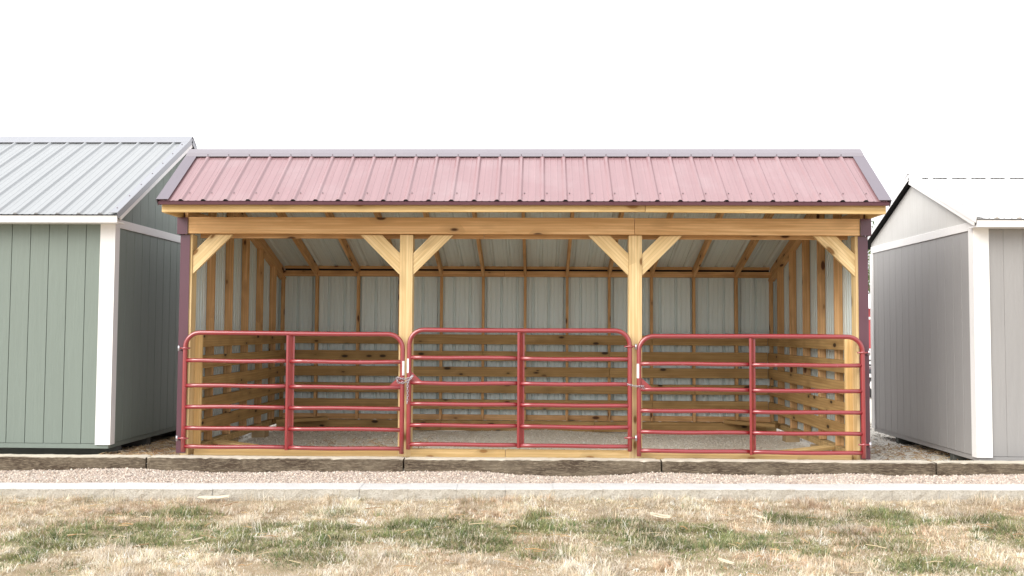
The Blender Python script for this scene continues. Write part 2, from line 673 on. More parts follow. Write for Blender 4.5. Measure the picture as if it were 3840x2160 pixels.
def grid_sheet(name, xs, ys, zf, mat, kind='structure'):
    X, Y = np.meshgrid(xs, ys)
    Z = zf(X, Y)
    nx, ny = len(xs), len(ys)
    vs = np.c_[X.ravel(), Y.ravel(), Z.ravel()]
    fs = [[j * nx + i, j * nx + i + 1, (j + 1) * nx + i + 1, (j + 1) * nx + i] for j in range(ny - 1) for i in range(nx - 1)]
    o = mesh_obj(name, vs, fs, mat, smooth=True)
    return tag(o, kind=kind)


# ------------------------------------------------------------------ the ground
GZ = 0.15
CA = 0.050                                   # the block edging runs a little askew
def curb_y(x):
    return -1.135 + CA * x * 0.85            # its lawn-side face


def yard_z(X, Y):
    d = np.clip((X * 0 + np.abs(X) - 3.75) / 0.3, 0, 1)
    near = np.exp(-np.clip(Y + 0.1, 0, None) / 1.4)
    return GZ + 0.010 * noise2(X, Y, 3, ((2.2, 1), (7, 0.5))) * np.clip(1 - (Y - 4) / 4, 0, 1) + np.where(X < 0, 0.035, 0.0) * d * near


def strip_z(X, Y):
    t = np.clip((Y + 0.95) / 0.75, 0, 1)
    return 0.086 + np.clip(0.034 + 0.006 * X, 0.008, 0.06) * t + (0.015 * noise2(X, Y * 0, 5, ((2.6, 1), (6, 0.7)))) * t + 0.004 * noise2(X, Y, 6, ((12, 1),))


def lawn_z(X, Y):
    return 0.012 * noise2(X, Y, 8, ((1.2, 1), (3.5, 0.5))) + 0.012 * np.exp(-np.abs(Y - curb_y(X)) / 0.3)


far = np.array([-400, -150, -60, -25, -12])
xs = np.concatenate([far, np.arange(-9, 9.01, 0.15), -far[::-1]])
ys = np.concatenate([np.arange(-0.18, 6.0, 0.15), [8, 12, 20, 40, 100, 400]])
grid_sheet('ground', xs, ys, yard_z, MAT['yard'])
xs2 = np.concatenate([far, np.arange(-9, 9.01, 0.06), -far[::-1]])
sx_ = np.arange(-9, 9.01, 0.05)
tt_ = np.linspace(0, 1, 15)
SX, ST_ = np.meshgrid(sx_, tt_)
SYY = (curb_y(SX) + 0.24) * (1 - ST_) + (-0.17) * ST_
nx_ = len(sx_)
tag(mesh_obj('gravel_strip', np.c_[SX.ravel(), SYY.ravel(), strip_z(SX, SYY).ravel()],
             [[j * nx_ + i, j * nx_ + i + 1, (j + 1) * nx_ + i + 1, (j + 1) * nx_ + i] for j in range(14) for i in range(nx_ - 1)], MAT['strip'], smooth=True), kind='structure')
yl = np.concatenate([[-60, -30, -15, -8], np.arange(-6, -0.9, 0.12), [-0.6]])
xl = np.concatenate([[-300, -60, -20], np.arange(-9, 9.01, 0.12), [20, 60, 300]])
grid_sheet('lawn', xl, yl, lambda X, Y: lawn_z(X, Y) - np.where(Y > curb_y(X) + 0.27, 0.12, 0.0), MAT['lawn'])


def scatter_stones(name, n, fx, fy, fz, rmin, rmax, pal, flat=0.75, mask=None):
    x, y = fx(n), fy(n)
    if mask is not None:
        k = mask(x, y)
        x, y = x[k], y[k]
    n = len(x)
    base = np.array([[1, 0, 0], [-1, 0, 0], [0, 1, 0], [0, -1, 0], [0, 0, 1], [0, 0, -1]], float)
    tri = np.array([[0, 2, 4], [2, 1, 4], [1, 3, 4], [3, 0, 4], [2, 0, 5], [1, 2, 5], [3, 1, 5], [0, 3, 5]])
    r = rmin + (rmax - rmin) * RNG.random(n) ** 2.2
    V = np.repeat(base[None], n, 0) * RNG.uniform(0.6, 1.15, (n, 6, 1)) + RNG.normal(0, 0.22, (n, 6, 3))
    V *= r[:, None, None]
    V[:, :, 2] *= flat
    th = RNG.uniform(0, 6.28, n)
    c, s = np.cos(th)[:, None], np.sin(th)[:, None]
    xx = V[:, :, 0] * c - V[:, :, 1] * s
    yy = V[:, :, 0] * s + V[:, :, 1] * c
    V[:, :, 0] = xx + x[:, None]
    V[:, :, 1] = yy + y[:, None]
    V[:, :, 2] += (fz(x, y) + r * 0.25)[:, None]
    pal = np.array(pal)
    col = pal[RNG.integers(0, len(pal), n)] * RNG.uniform(0.8, 1.15, (n, 1))
    cols = np.repeat(col, 6, 0)
    Fc = (tri[None] + (np.arange(n) * 6)[:, None, None]).ravel()
    o = big_mesh(name, V.reshape(-1, 3), Fc, np.full(n * 8, 3), np.clip(cols, 0, 1), MAT['stone'])
    return tag(o, kind='stuff')


PINK = [(0.72, 0.62, 0.53), (0.76, 0.69, 0.60), (0.66, 0.54, 0.45), (0.80, 0.75, 0.66), (0.58, 0.46, 0.37), (0.45, 0.37, 0.31), (0.74, 0.64, 0.55), (0.78, 0.70, 0.62), (0.40, 0.33, 0.28)]
GREYS = [(0.82, 0.78, 0.70), (0.86, 0.83, 0.77), (0.76, 0.70, 0.60), (0.88, 0.86, 0.81), (0.68, 0.62, 0.53), (0.48, 0.43, 0.36)]
o = scatter_stones('pink_gravel', 42000, lambda n: RNG.uniform(-6.8, 6.8, n), lambda n: RNG.uniform(-1.2, -0.16, n), strip_z, 0.005, 0.015, PINK,
                   mask=lambda x, y: y > curb_y(x) + 0.27)
tag(o, 'loose pinkish beige gravel between the timbers and the concrete edging', 'gravel')
o = scatter_stones('pale_gravel', 26000, lambda n: RNG.uniform(-3.6, 3.6, n), lambda n: 0.1 + 3.5 * RNG.random(n) ** 0.9, yard_z, 0.004, 0.014, GREYS, 0.45)
tag(o, 'pale crushed stone floor inside the open shelter', 'gravel')
o = scatter_stones('yard_gravel', 9000, lambda n: np.where(RNG.random(n) < 0.5, RNG.uniform(-4.6, -3.65, n), RNG.uniform(3.65, 5.6, n)),
                   lambda n: RNG.uniform(-0.15, 6, n), yard_z, 0.005, 0.02, GREYS)
tag(o, 'loose crushed stone in the gaps beside the shelter', 'gravel')

# ------------------------------------------------------------------ lawn grass
GREEN = [  # world x, y, rx, ry, weight of the green patches
    (-3.38, -2.90, 0.33, 0.39, 1.0),
    (-2.97, -2.63, 0.38, 0.36, 1.0),
    (-2.91, -2.01, 0.21, 0.21, 1.0),
    (-2.60, -2.95, 0.18, 0.18, 1.0),
    (-3.37, -3.53, 0.12, 0.13, 1.0),
    (-2.09, -2.83, 0.18, 0.34, 1.0),
    (-1.97, -3.29, 0.17, 0.13, 1.0),
    (-1.90, -2.50, 0.16, 0.24, 1.0),
    (-1.43, -2.83, 0.26, 0.28, 1.0),
    (-1.17, -2.84, 0.11, 0.19, 1.0),
    (-1.31, -3.48, 0.17, 0.16, 0.5),
    (-0.89, -2.69, 0.15, 0.26, 1.0),
    (-0.73, -2.76, 0.22, 0.26, 1.0),
    (-0.46, -2.42, 0.31, 0.31, 1.0),
    (-0.34, -2.96, 0.25, 0.24, 1.0),
    (-0.10, -2.48, 0.16, 0.21, 1.0),
    (-1.54, -1.85, 0.13, 0.10, 0.5),
    (-1.14, -1.94, 0.08, 0.10, 0.6),
    (0.07, -2.17, 0.12, 0.23, 1.0),
    (0.15, -2.53, 0.23, 0.21, 1.0),
    (0.16, -3.18, 0.17, 0.17, 0.6),
    (0.86, -2.20, 0.12, 0.22, 1.0),
    (0.65, -2.55, 0.19, 0.20, 1.0),
    (0.90, -2.77, 0.22, 0.25, 1.0),
    (1.21, -2.66, 0.26, 0.32, 1.0),
    (1.53, -2.53, 0.27, 0.30, 1.0),
    (1.74, -2.63, 0.23, 0.29, 1.0),
    (2.04, -2.70, 0.19, 0.28, 1.0),
    (2.58, -2.03, 0.20, 0.16, 1.0),
    (3.03, -1.81, 0.21, 0.25, 1.0),
    (2.79, -3.32, 0.24, 0.23, 1.0),
    (2.57, -3.28, 0.10, 0.13, 1.0),
    (3.59, -1.94, 0.25, 0.16, 1.0),
    (3.91, -1.95, 0.21, 0.19, 1.0),
    (3.88, -2.33, 0.20, 0.31, 1.0),
    (2.68, -2.67, 0.30, 0.26, 0.5),
    (-2.92, -3.72, 0.13, 0.12, 0.5),
    (1.64, -3.54, 0.16, 0.12, 0.4),
]


def green_mask(x, y):
    m = np.zeros_like(x)
    wob = 0.35 * noise2(x, y, 21, ((5, 1), (13, 0.7)))
    for (cx, cy, rx, ry, w) in GREEN:
        d = np.sqrt(((x - cx) / (rx * 1.6)) ** 2 + ((y - cy) / (ry * 1.45)) ** 2) + wob
        m = np.maximum(m, w * np.clip((1.25 - d) / 0.6, 0, 1))
    far_side = np.clip((np.abs(x) - 4.4) / 0.6, 0, 1) * np.clip((noise2(x, y, 33, ((1.6, 1), (4, 0.5))) - 0.2) * 2, 0, 1)
    return np.clip(np.maximum(m, far_side), 0, 1)


def grass(name, n, kind):
    x = RNG.uniform(-6.5, 6.5, n)
    lo, hi = -4.9, curb_y(x) + 0.02
    y = lo + (hi - lo) * RNG.random(n)
    gm = green_mask(x, y)
    if kind == 'green':
        keep = RNG.random(n) < gm * 0.95 + 0.06 * (noise2(x, y, 40, ((9, 1),)) > 0.5)
    else:
        thin = 0.30 + 0.70 * np.clip(0.5 + noise2(x, y, 44, ((3.5, 1), (10, 0.8))), 0, 1)
        keep = RNG.random(n) < thin * (1 - 0.72 * gm)
    x, y = x[keep], y[keep]
    n = len(x)
    gm = gm[keep]
    th = RNG.uniform(0, 2 * np.pi, n)
    if kind == 'green':
        L = RNG.uniform(0.026, 0.062, n)
        lean = RNG.uniform(0.5, 1.45, n)
        w = RNG.uniform(0.0026, 0.0048, n)
        pal = np.array([(0.175, 0.235, 0.090), (0.130, 0.195, 0.090), (0.23, 0.275, 0.100), (0.31, 0.315, 0.130), (0.105, 0.165, 0.078), (0.42, 0.38, 0.21), (0.36, 0.33, 0.17)])
        col = pal[RNG.integers(0, len(pal), n)]
    else:
        L = RNG.uniform(0.022, 0.062, n)
        lean = RNG.uniform(0.75, 1.5, n)
        up = RNG.random(n) < 0.22
        lean[up] = RNG.uniform(0.2, 0.8, up.sum())
        w = RNG.uniform(0.0026, 0.0050, n)
        pal = np.array([(0.78, 0.67, 0.52), (0.83, 0.75, 0.63), (0.72, 0.60, 0.45), (0.88, 0.83, 0.75), (0.60, 0.46, 0.31), (0.77, 0.67, 0.50), (0.50, 0.46, 0.29), (0.85, 0.78, 0.68)])
        red = np.clip(noise2(x, y, 50, ((2.2, 1), (6, 0.6))) * 0.9, 0, 1)
        col = pal[RNG.integers(0, len(pal), n)]
        pr = np.array([(0.58, 0.41, 0.28), (0.66, 0.49, 0.35), (0.50, 0.34, 0.22)])
        sw = RNG.random(n) < red * 0.35
        col[sw] = pr[RNG.integers(0, 3, sw.sum())]
    # blades stand in small tufts that share a tone, a height and a lean
    wx = x + 0.016 * noise2(x, y, 81, ((40, 1),))
    wy = y + 0.016 * noise2(x, y, 82, ((40, 1),))
    cs = 0.048 if kind == 'straw' else 0.040
    hsh = ((np.floor(wx / cs).astype(np.int64) * 73856093) ^ (np.floor(wy / cs).astype(np.int64) * 19349663)) & 0xffff
    tb = np.random.default_rng(5).random((65536, 4))[hsh]
    tcol = pal[(tb[:, 0] * len(pal)).astype(int)]
    if kind != 'green':
        tr_ = tb[:, 2] < red * 0.5
        tcol[tr_] = pr[(tb[tr_, 0] * 3).astype(int)]
    col = (col * 0.42 + tcol * 0.58) * (0.84 + 0.42 * tb[:, 3:4])
    L = L * (0.6 + 0.85 * tb[:, 1])
    th = np.where(RNG.random(n) < 0.6, tb[:, 2] * 37.0 + RNG.normal(0, 0.7, n), th)
    tuft = np.clip(0.75 + 0.55 * noise2(x, y, 71, ((9, 1), (22, 0.9), (45, 0.6))), 0.35, 1.7)
    L = L * tuft
    patch = 1 + 0.10 * noise2(x, y, 60, ((4, 1), (11, 0.8)))
    col = np.clip(col * patch[:, None] * RNG.uniform(0.82, 1.15, (n, 1)), 0.02, 0.9)
    z = lawn_z(x, y) - 0.004
    d = np.c_[np.cos(th), np.sin(th)]
    s = np.c_[-np.sin(th), np.cos(th)]
    h1, r1 = L * 0.55 * np.cos(lean * 0.8), L * 0.55 * np.sin(lean * 0.8)
    l2 = np.clip(lean * 1.35, 0, 1.75)
    h2, r2 = h1 + L * 0.45 * np.cos(l2), r1 + L * 0.45 * np.sin(l2)
    lift = 0.006 * (kind == 'straw') + RNG.uniform(0, 0.014, n)
    P = np.zeros((n, 5, 3))
    for k, (r, h, ww) in enumerate([(0 * L, 0 * L, w), (0 * L, 0 * L, -w), (r1, h1, w * 0.8), (r1, h1, -w * 0.8), (r2, h2, 0 * w)]):
        P[:, k, 0] = x + d[:, 0] * r + s[:, 0] * ww * 0.5
        P[:, k, 1] = y + d[:, 1] * r + s[:, 1] * ww * 0.5
        P[:, k, 2] = z + lift + h
    idx = np.array([0, 1, 3, 2, 2, 3, 4])
    Fc = (idx[None] + (np.arange(n) * 5)[:, None]).ravel()
    cnt = np.tile([4, 3], n)
    o = big_mesh(name, P.reshape(-1, 3), Fc, cnt, np.repeat(col, 5, 0), MAT['blade'])
    return tag(o, kind='stuff')


tag(grass('dry_grass', 560000, 'straw'), 'dry straw coloured lawn grass in front of the edging', 'grass')
tag(grass('green_grass', 520000, 'green'), 'living green grass growing in patches across the dry lawn', 'grass')


def litter(name, n, x0, x1, y0, y1, zf, label, curb=False):
    """Loose dead stems and pine needles."""
    V, Fc = [], []
    cols = []
    pal = [(0.45, 0.27, 0.13), (0.55, 0.38, 0.2), (0.36, 0.22, 0.12), (0.62, 0.5, 0.32), (0.5, 0.42, 0.33)]
    k = 0
    for _ in range(n):
        x, y = random.uniform(x0, x1), random.uniform(y0, y1)
        a = random.uniform(0, 6.28)
        L = random.uniform(0.04, 0.16)
        z = float(zf(np.array([x]), np.array([y]))[0]) + random.uniform(0.002, 0.03)
        w = random.uniform(0.0015, 0.0042)
        c = random.choice(pal)
        arch = random.uniform(0, 0.03) if y0 > -1 else random.uniform(0, 0.010)
        for t in (0, 0.5, 1):
            px, py = x + math.cos(a) * L * (t - 0.5), y + math.sin(a) * L * (t - 0.5)
            pz = z + arch * (1 - (2 * t - 1) ** 2)
            V += [(px - math.sin(a) * w, py + math.cos(a) * w, pz), (px + math.sin(a) * w, py - math.cos(a) * w, pz), (px, py, pz + w * 1.5)]
            cols += [c] * 3
        for s in (0, 3):
            for (i, j) in ((0, 1), (1, 2), (2, 0)):
                Fc += [k + s + i, k + s + j, k + s + 3 + j, k + s + 3 + i]
        k += 9
    Fc = np.array(Fc)
    o = big_mesh(name, np.array(V), Fc, np.full(len(Fc) // 4, 4), np.array(cols), MAT['stone'])
    return tag(o, label, 'straw litter', kind='stuff')


def flat_litter_z(x, y):
    return yard_z(x, y)


litter('straw_litter', 260, -5.5, 5.5, -4.2, -1.5, lambda x, y: lawn_z(x, y) + 0.03, 'long dead stems and thatch strewn over the lawn')
litter('straw_litter', 1700, -4.55, -3.72, 0.0, 2.4, yard_z, 'brown pine straw and dead stems in the gap by the green shed')
litter('straw_litter', 500, 3.75, 5.0, 0.0, 1.9, yard_z, 'thin brown straw scattered in the gap by the grey shed')
litter('straw_litter', 260, -2.6, -1.2, 0.4, 2.4, yard_z, 'few brown stems lying on the shelter floor')

# ------------------------------------------------------------------ concrete block edging
edge = empty('concrete_edging', (0, curb_y(0), 0), 'low pale concrete block edging between the gravel strip and the lawn', 'edging')


def rough_block(seed):
    r = random.Random(seed)
    bm = bmesh.new()
    nx, nz = 7, 4
    Lx, Dy, Hz = 0.4500, 0.325, 0.20
    # front face split rough, top sawn smooth with a worn front arris
    g = [[None] * (nz + 1) for _ in range(nx + 1)]
    for i in range(nx + 1):
        for j in range(nz + 1):
            x = -Lx / 2 + Lx * i / nx
            z = -Hz + Hz * j / nz
            dy = r.uniform(-0.006, 0.006) if 0 < i < nx else 0.003
            if j == nz:
                dy = r.uniform(0.002, 0.009)
                z -= r.uniform(0.002, 0.006)
            else:
                z += r.uniform(-0.006, 0.006)
            g[i][j] = bm.verts.new((x, dy, z))
    top = [bm.verts.new((-Lx / 2 + Lx * i / nx, 0.022, 0.0)) for i in range(nx + 1)]
    bt = [bm.verts.new((-Lx / 2, Dy, 0)), bm.verts.new((Lx / 2, Dy, 0))]
    bb = [bm.verts.new((-Lx / 2, Dy, -Hz)), bm.verts.new((Lx / 2, Dy, -Hz))]
    for i in range(nx):
        for j in range(nz):
            bm.faces.new((g[i][j], g[i + 1][j], g[i + 1][j + 1], g[i][j + 1]))
        bm.faces.new((g[i][nz], g[i + 1][nz], top[i + 1], top[i]))
    bm.faces.new(top + [bt[1], bt[0]])
    bm.faces.new((bt[0], bt[1], bb[1], bb[0]))
    bm.faces.new([g[0][j] for j in range(nz, -1, -1)] + [bb[0], bt[0], top[0]])
    bm.faces.new([g[nx][j] for j in range(nz + 1)] + [top[nx], bt[1], bb[1]])
    bmesh.ops.recalc_face_normals(bm, faces=bm.faces)
    me = bpy.data.meshes.new('edging_block')
    bm.to_mesh(me)
    bm.free()
    me.materials.append(MAT['concrete'])
    me.materials.append(MAT['split'])
    for p in me.polygons:
        if p.center.z < -0.012 and p.center.y < 0.03:
            p.material_index = 1
    return me


BL = [rough_block(s) for s in range(8)]
for k in range(-15, 16):
    x = -1.0 + 0.4515 * k + 0.215
    o = bpy.data.objects.new('edging_block', BL[(k * 5) % 8])
    COL.objects.link(o)
    o.location = (x, curb_y(x) + random.uniform(-0.005, 0.006), 0.116 + 0.0020 * x + random.uniform(-0.0015, 0.0015))
    o.rotation_euler = (random.uniform(-0.006, 0.006), random.uniform(-0.003, 0.003), CA * 0.85 + random.uniform(-0.006, 0.006))
    parent_to(o, edge)

# ------------------------------------------------------------------ retaining timbers
TJ = [-6.59, -3.895, -1.197, 1.466, 4.256, 6.95]
TL = ['brown weathered railway timber lying in front of the green shed',
      'greenish brown weathered timber in front of the left red gate',
      'cracked brown timber lying in front of the middle red gate',
      'weathered brown timber lying in front of the right red gate',
      'dark brown timber lying in front of the grey shed']
for k in range(5):
    x0, x1 = TJ[k] + 0.009, TJ[k + 1] - 0.009
    L = x1 - x0
    nl = 60
    sec = [(-0.085, -0.125), (-0.085, 0.086), (-0.078, 0.095), (0, 0.098), (0.075, 0.095), (0.085, 0.086), (0.085, -0.125)]
    vs, fs = [], []
    rr = np.random.default_rng(90 + k)
    ph = rr.uniform(0, 6, 20)
    for i in range(nl + 1):
        X = -L / 2 + L * i / nl
        for j, (yy, zz) in enumerate(sec):
            w1 = 0.003 * math.sin(X * 2.1 + ph[j]) + 0.0015 * math.sin(X * 11 + ph[j + 7]) + rr.normal(0, 0.0016)
            if j in (1, 2) and rr.random() < 0.04:
                w1 -= 0.009
            end = 0.010 if i in (0, nl) else 0.0
            vs.append((X, yy + (w1 * 0.8 if yy < 0 else 0) + (end if yy < -0.06 else 0), zz + (w1 * 0.7 if zz > 0 else 0) - (end if zz > 0 else 0)))
    ns = len(sec)
    for i in range(nl):
        for j in range(ns):
            a, b = i * ns + j, i * ns + (j + 1) % ns
            fs.append([a, b, b + ns, a + ns])
    fs.append(list(range(ns)))
    fs.append([nl * ns + j for j in range(ns - 1, -1, -1)])
    zt = 0.263 + 0.0025 * (x0 + x1) / 2 - 0.098
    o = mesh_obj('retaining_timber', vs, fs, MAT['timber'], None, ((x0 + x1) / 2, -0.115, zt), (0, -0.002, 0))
    bm = bmesh.new()
    bm.from_mesh(o.data)
    bmesh.ops.recalc_face_normals(bm, faces=bm.faces)
    bm.to_mesh(o.data)
    bm.free()
    tag(o, TL[k], 'timber', 'retaining timbers along the gravel strip')

# ------------------------------------------------------------------ the open run-in shelter
SH = empty('livestock_shelter', (0, 1.8, GZ), 'open fronted timber livestock shelter with red metal roof and three gates', 'animal shelter')
HW = 3.655          # half width over the trim
DEP = 3.66
XI = 3.520          # inner edge of the side wall studs
YB = 3.570          # inner edge of the back wall studs
RY, RZ = 0.30, 3.545       # ridge line (underside of the metal)
EY, EZ = -0.535, 2.893     # front eave, same surface
BZ = 2.528                 # metal underside over the back studs
SLB = (RZ - BZ) / (YB - RY)
SLF = (RZ - EZ) / (RY - EY)


def zback(y):
    return RZ - SLB * (y - RY)


def zfront(y):
    return RZ - SLF * (RY - y)


W_, T_ = 0.0889, 0.0381
ST = MAT['stud']
# ground runners (skids) with blocks under the side runners
box('skid', -3.60, 3.60, YB - 0.02, YB + 0.07, 0.148, 0.293, MAT['skid'], SH)
for s, nm in ((-1, 'l'), (1, 'r')):
    box('skid', s * 3.61, s * 3.52, 0.12, YB - 0.025, 0.252, 0.326, MAT['skid'], SH)
    for y in (2.62, 1.35):
        box('support_block', s * 3.64, s * 3.46, y - 0.1, y + 0.1, 0.13, 0.249, MAT['block'], SH, 0.006)
lumber('front_sill', (-3.47, 0.055, 0.286), (-0.15, 0.055, 0.286), 0.085, 0.09, MAT['fascia'], SH)
lumber('front_sill', (-0.146, 0.055, 0.287), (3.47, 0.055, 0.287), 0.085, 0.09, MAT['fascia'], SH)
# back skirt boards
for (a, b) in ((-3.44, -1.2), (-1.196, 0.998), (1.004, 3.44)):
    lumber('skirt_board', (a, YB - 0.045, 0.222), (b, YB - 0.045, 0.222), 0.142, T_, MAT['board'], SH)
# flat corner braces lying on the skids
for s in (-1, 1):
    lumber('floor_brace', (s * 3.46, 0.72, 0.305), (s * 2.70, 0.13, 0.305), 0.03, 0.14, MAT['fascia'], SH)
    lumber('floor_brace', (s * 3.47, 3.0, 0.315), (s * 2.86, YB - 0.09, 0.315), 0.05, 0.14, MAT['board'], SH)

# posts
for s in (-1, 1):
    lumber('corner_post', (s * 3.573, 0.07, 0.24), (s * 3.573, 0.07, 2.606), 0.088, 0.14, MAT['post'], SH, up=(1, 0, 0))
    lumber('corner_post', (s * 3.532, 0.164, 0.24), (s * 3.532, 0.164, 1.53), 0.150, 0.042, MAT['fascia'], SH, up=(1, 0, 0))
for x in (-1.2192, 1.2192):
    lumber('post', (x, 0.07, 0.245), (x, 0.07, 2.606), 0.14, 0.14, MAT['post'], SH, up=(1, 0, 0))

# front beam: two plies with a butt joint
lumber('front_beam', (-3.565, -0.021, 2.700), (1.205, -0.021, 2.700), 0.176, T_, MAT['beam'], SH)
lumber('front_beam', (1.209, -0.021, 2.698), (3.565, -0.021, 2.694), 0.176, T_, MAT['beam'], SH)
lumber('back_beam', (-3.50, 0.165, 2.672), (-0.4, 0.165, 2.672), 0.184, T_, ST, SH)
lumber('back_beam', (-0.396, 0.165, 2.672), (3.50, 0.165, 2.672), 0.184, T_, ST, SH)

# knee braces
def knee(xp, d):
    a, b = 0.195, 0.425
    z = 2.604
    poly = [(xp, z - b), (xp, z - a), (xp + d * a, z), (xp + d * b, z)]
    if d > 0:
        poly = poly[::-1]
    prism('knee_brace', poly, 'Y', 0.012, 0.052, MAT['post'], SH, ang=math.radians(45) * d)


knee(-3.527, 1)
knee(3.527, -1)
for x in (-1.2192, 1.2192):
    knee(x - 0.072, -1)
    knee(x + 0.072, 1)

# back wall
for k in range(-5, 6):
    lumber('stud', (0.6096 * k, YB + 0.045, 0.297), (0.6096 * k, YB + 0.045, 2.372), T_, W_, ST, SH, up=(1, 0, 0))
for s in (-1, 1):
    lumber('stud', (s * 3.55, YB + 0.045, 0.297), (s * 3.55, YB + 0.045, 2.372), T_, W_, ST, SH, up=(1, 0, 0))
for k in range(-6, 6):
    a, b = 0.6096 * k + 0.021, 0.6096 * (k + 1) - 0.021
    if k == -6:
        a = -3.53
    if k == 5:
        b = 3.53
    lumber('wall_girt', (a, YB + 0.066, 0.335), (b, YB + 0.066, 0.335), 0.076, T_, ST, SH)
    lumber('roof_blocking', (a, YB + 0.035, 2.505), (b, YB + 0.035, 2.505), 0.042, T_, ST, SH)
lumber('plate_gap_shade', (-3.53, YB + 0.072, 2.484), (3.53, YB + 0.072, 2.484), 0.075, 0.02, MAT['dark_void'], SH)  # dark strip added to paint the shade in the gap above the plate
lumber('top_plate', (-3.57, YB + 0.040, 2.414), (-0.30, YB + 0.040, 2.414), 0.080, 0.092, ST, SH)
lumber('top_plate', (-0.297, YB + 0.040, 2.414), (3.57, YB + 0.040, 2.414), 0.080, 0.092, ST, SH)

# side walls
SY = [0.665 + 0.617 * k for k in range(5)]
for s in (-1, 1):
    for y in SY:
        lumber('stud', (s * (XI + 0.045), y + 0.019, 0.328), (s * (XI + 0.045), y + 0.019, zback(y) - 0.145), W_, T_, ST, SH, up=(1, 0, 0))
    lumber('top_plate', (s * (XI + 0.045), 0.20, zback(0.20) - 0.165), (s * (XI + 0.045), YB + 0.08, zback(YB + 0.08) - 0.165), T_, W_, ST, SH)

# plank lining: five rows on three walls
ROWZ = [1.463, 1.224, 0.995, 0.760, 0.527]
JB = [[-1.83, 1.83], [-0.61, 1.22], [-1.83, 1.22], [0.0, 2.44], [-0.61, 1.83]]
BD = MAT['board']
for r, z in enumerate(ROWZ):
    e = [-3.478] + JB[r] + [3.478]
    for a, b in zip(e[:-1], e[1:]):
        lumber('lining_board', (a + 0.002, YB - 0.021, z), (b - 0.002, YB - 0.021, z + random.uniform(-0.004, 0.004)), 0.140, T_, BD, SH)
    for s in (-1, 1):
        lumber('lining_board', (s * 3.499, 0.19, z + random.uniform(-0.005, 0.005)), (s * 3.499, YB - 0.042, z), 0.140, T_, BD, SH)

# rafters: back slope and front slope, ridge board
nb = Vector((0, -SLB, -1)).normalized()
for k in range(-6, 7):
    x = 0.6096 * k
    if abs(k) == 6:
        x = math.copysign(3.56, k)
    off = 0.071
    d = Vector((0, 1, -SLB)).normalized()
    nrm = Vector((0, SLB, 1)).normalized()
    p0 = Vector((x, RY + 0.03, zback(RY + 0.03))) - nrm * (off + 0.006)
    p1 = Vector((x, YB + 0.08, zback(YB + 0.08))) - nrm * (off + 0.006)
    lumber('rafter', p0, p1, 0.132, T_, ST, SH)
    nf = Vector((0, -SLF, 1)).normalized()
    q0 = Vector((x, RY - 0.06, zfront(RY - 0.06))) - nf * (0.050)
    q1 = Vector((x, EY + 0.155, zfront(EY + 0.155))) - nf * (0.050)
    lumber('rafter', q0, q1, 0.086, T_, ST, SH)
lumber('ridge_board', (-3.58, RY - 0.005, RZ - 0.115), (3.58, RY - 0.005, RZ - 0.115), 0.14, T_, ST, SH)
# fascia (joint at the right hand bay), with its gable returns
lumber('fascia_board', (-3.682, -0.44, 2.828), (1.270, -0.44, 2.840), 0.086, T_, MAT['fascia'], SH)
lumber('fascia_board', (1.274, -0.44, 2.838), (3.682, -0.44, 2.822), 0.086, T_, MAT['fascia'], SH)
for s in (-1, 1):
    lumber('rake_board', (s * 3.663, -0.418, 2.826), (s * 3.663, 0.60, 2.826), 0.087, T_, MAT['fascia'], SH)

# roof sheets: front slope (seen from outside) and back slope (seen from below)
df = Vector((0, RY - EY, RZ - EZ))
LF = df.length
ef = df.normalized()
nf = Vector((1, 0, 0)).cross(ef).normalized()
edges_x = [-3.69] + [0.2304 * k * 1.0 for k in range(-12, 13, 4)] + [3.69]
edges_x = sorted(set([round(v, 4) for v in edges_x]))
for a, b in zip(edges_x[:-1], edges_x[1:]):
    rib_panel('roof_panel', a, b, (0, EY, EZ), (1, 0, 0), ef, nf, LF, MAT['roof_red'], SH)
db = Vector((0, YB + 0.22 - RY, zback(YB + 0.22) - RZ))
LBk = db.length
eb = db.normalized()
nbk = Vector((1, 0, 0)).cross(eb)
if nbk.z < 0:
    nbk = -nbk
for a, b in zip(edges_x[:-1], edges_x[1:]):
    rib_panel('roof_panel', a, b, (0, RY, RZ), (1, 0, 0), eb, nbk, LBk, MAT['roof_red'], SH)
# screws near the eave and under the ridge cap
sv = []
for k in range(-15, 16):
    for t in (0.155,):
        c = Vector((0.2304 * k + 0.045, EY, EZ)) + ef * t + nf * 0.004
        vs = [c + Vector((math.cos(q) * 0.0065, 0, 0)) + ef * math.sin(q) * 0.0065 for q in np.linspace(0, 2 * math.pi, 7)[:-1]]
        vs += [v + nf * 0.006 for v in vs]
        sv.append((vs, [[6 + i for i in range(6)]] + [[i, (i + 1) % 6, 6 + (i + 1) % 6, 6 + i] for i in range(6)]))
V, Fs = join_geo(sv)
tag(mesh_obj('roof_screw', V, Fs, MAT['screw'], SH), kind='stuff')

MR = MAT['maroon']
# eave trim: a bent strip under the sheets
prism('eave_trim', [(EY + 0.004, EZ - 0.006), (EY + 0.010, EZ - 0.036), (EY + 0.060, EZ - 0.036), (EY + 0.085, EZ + 0.047)], 'X', -3.69, 3.69, MR, SH)
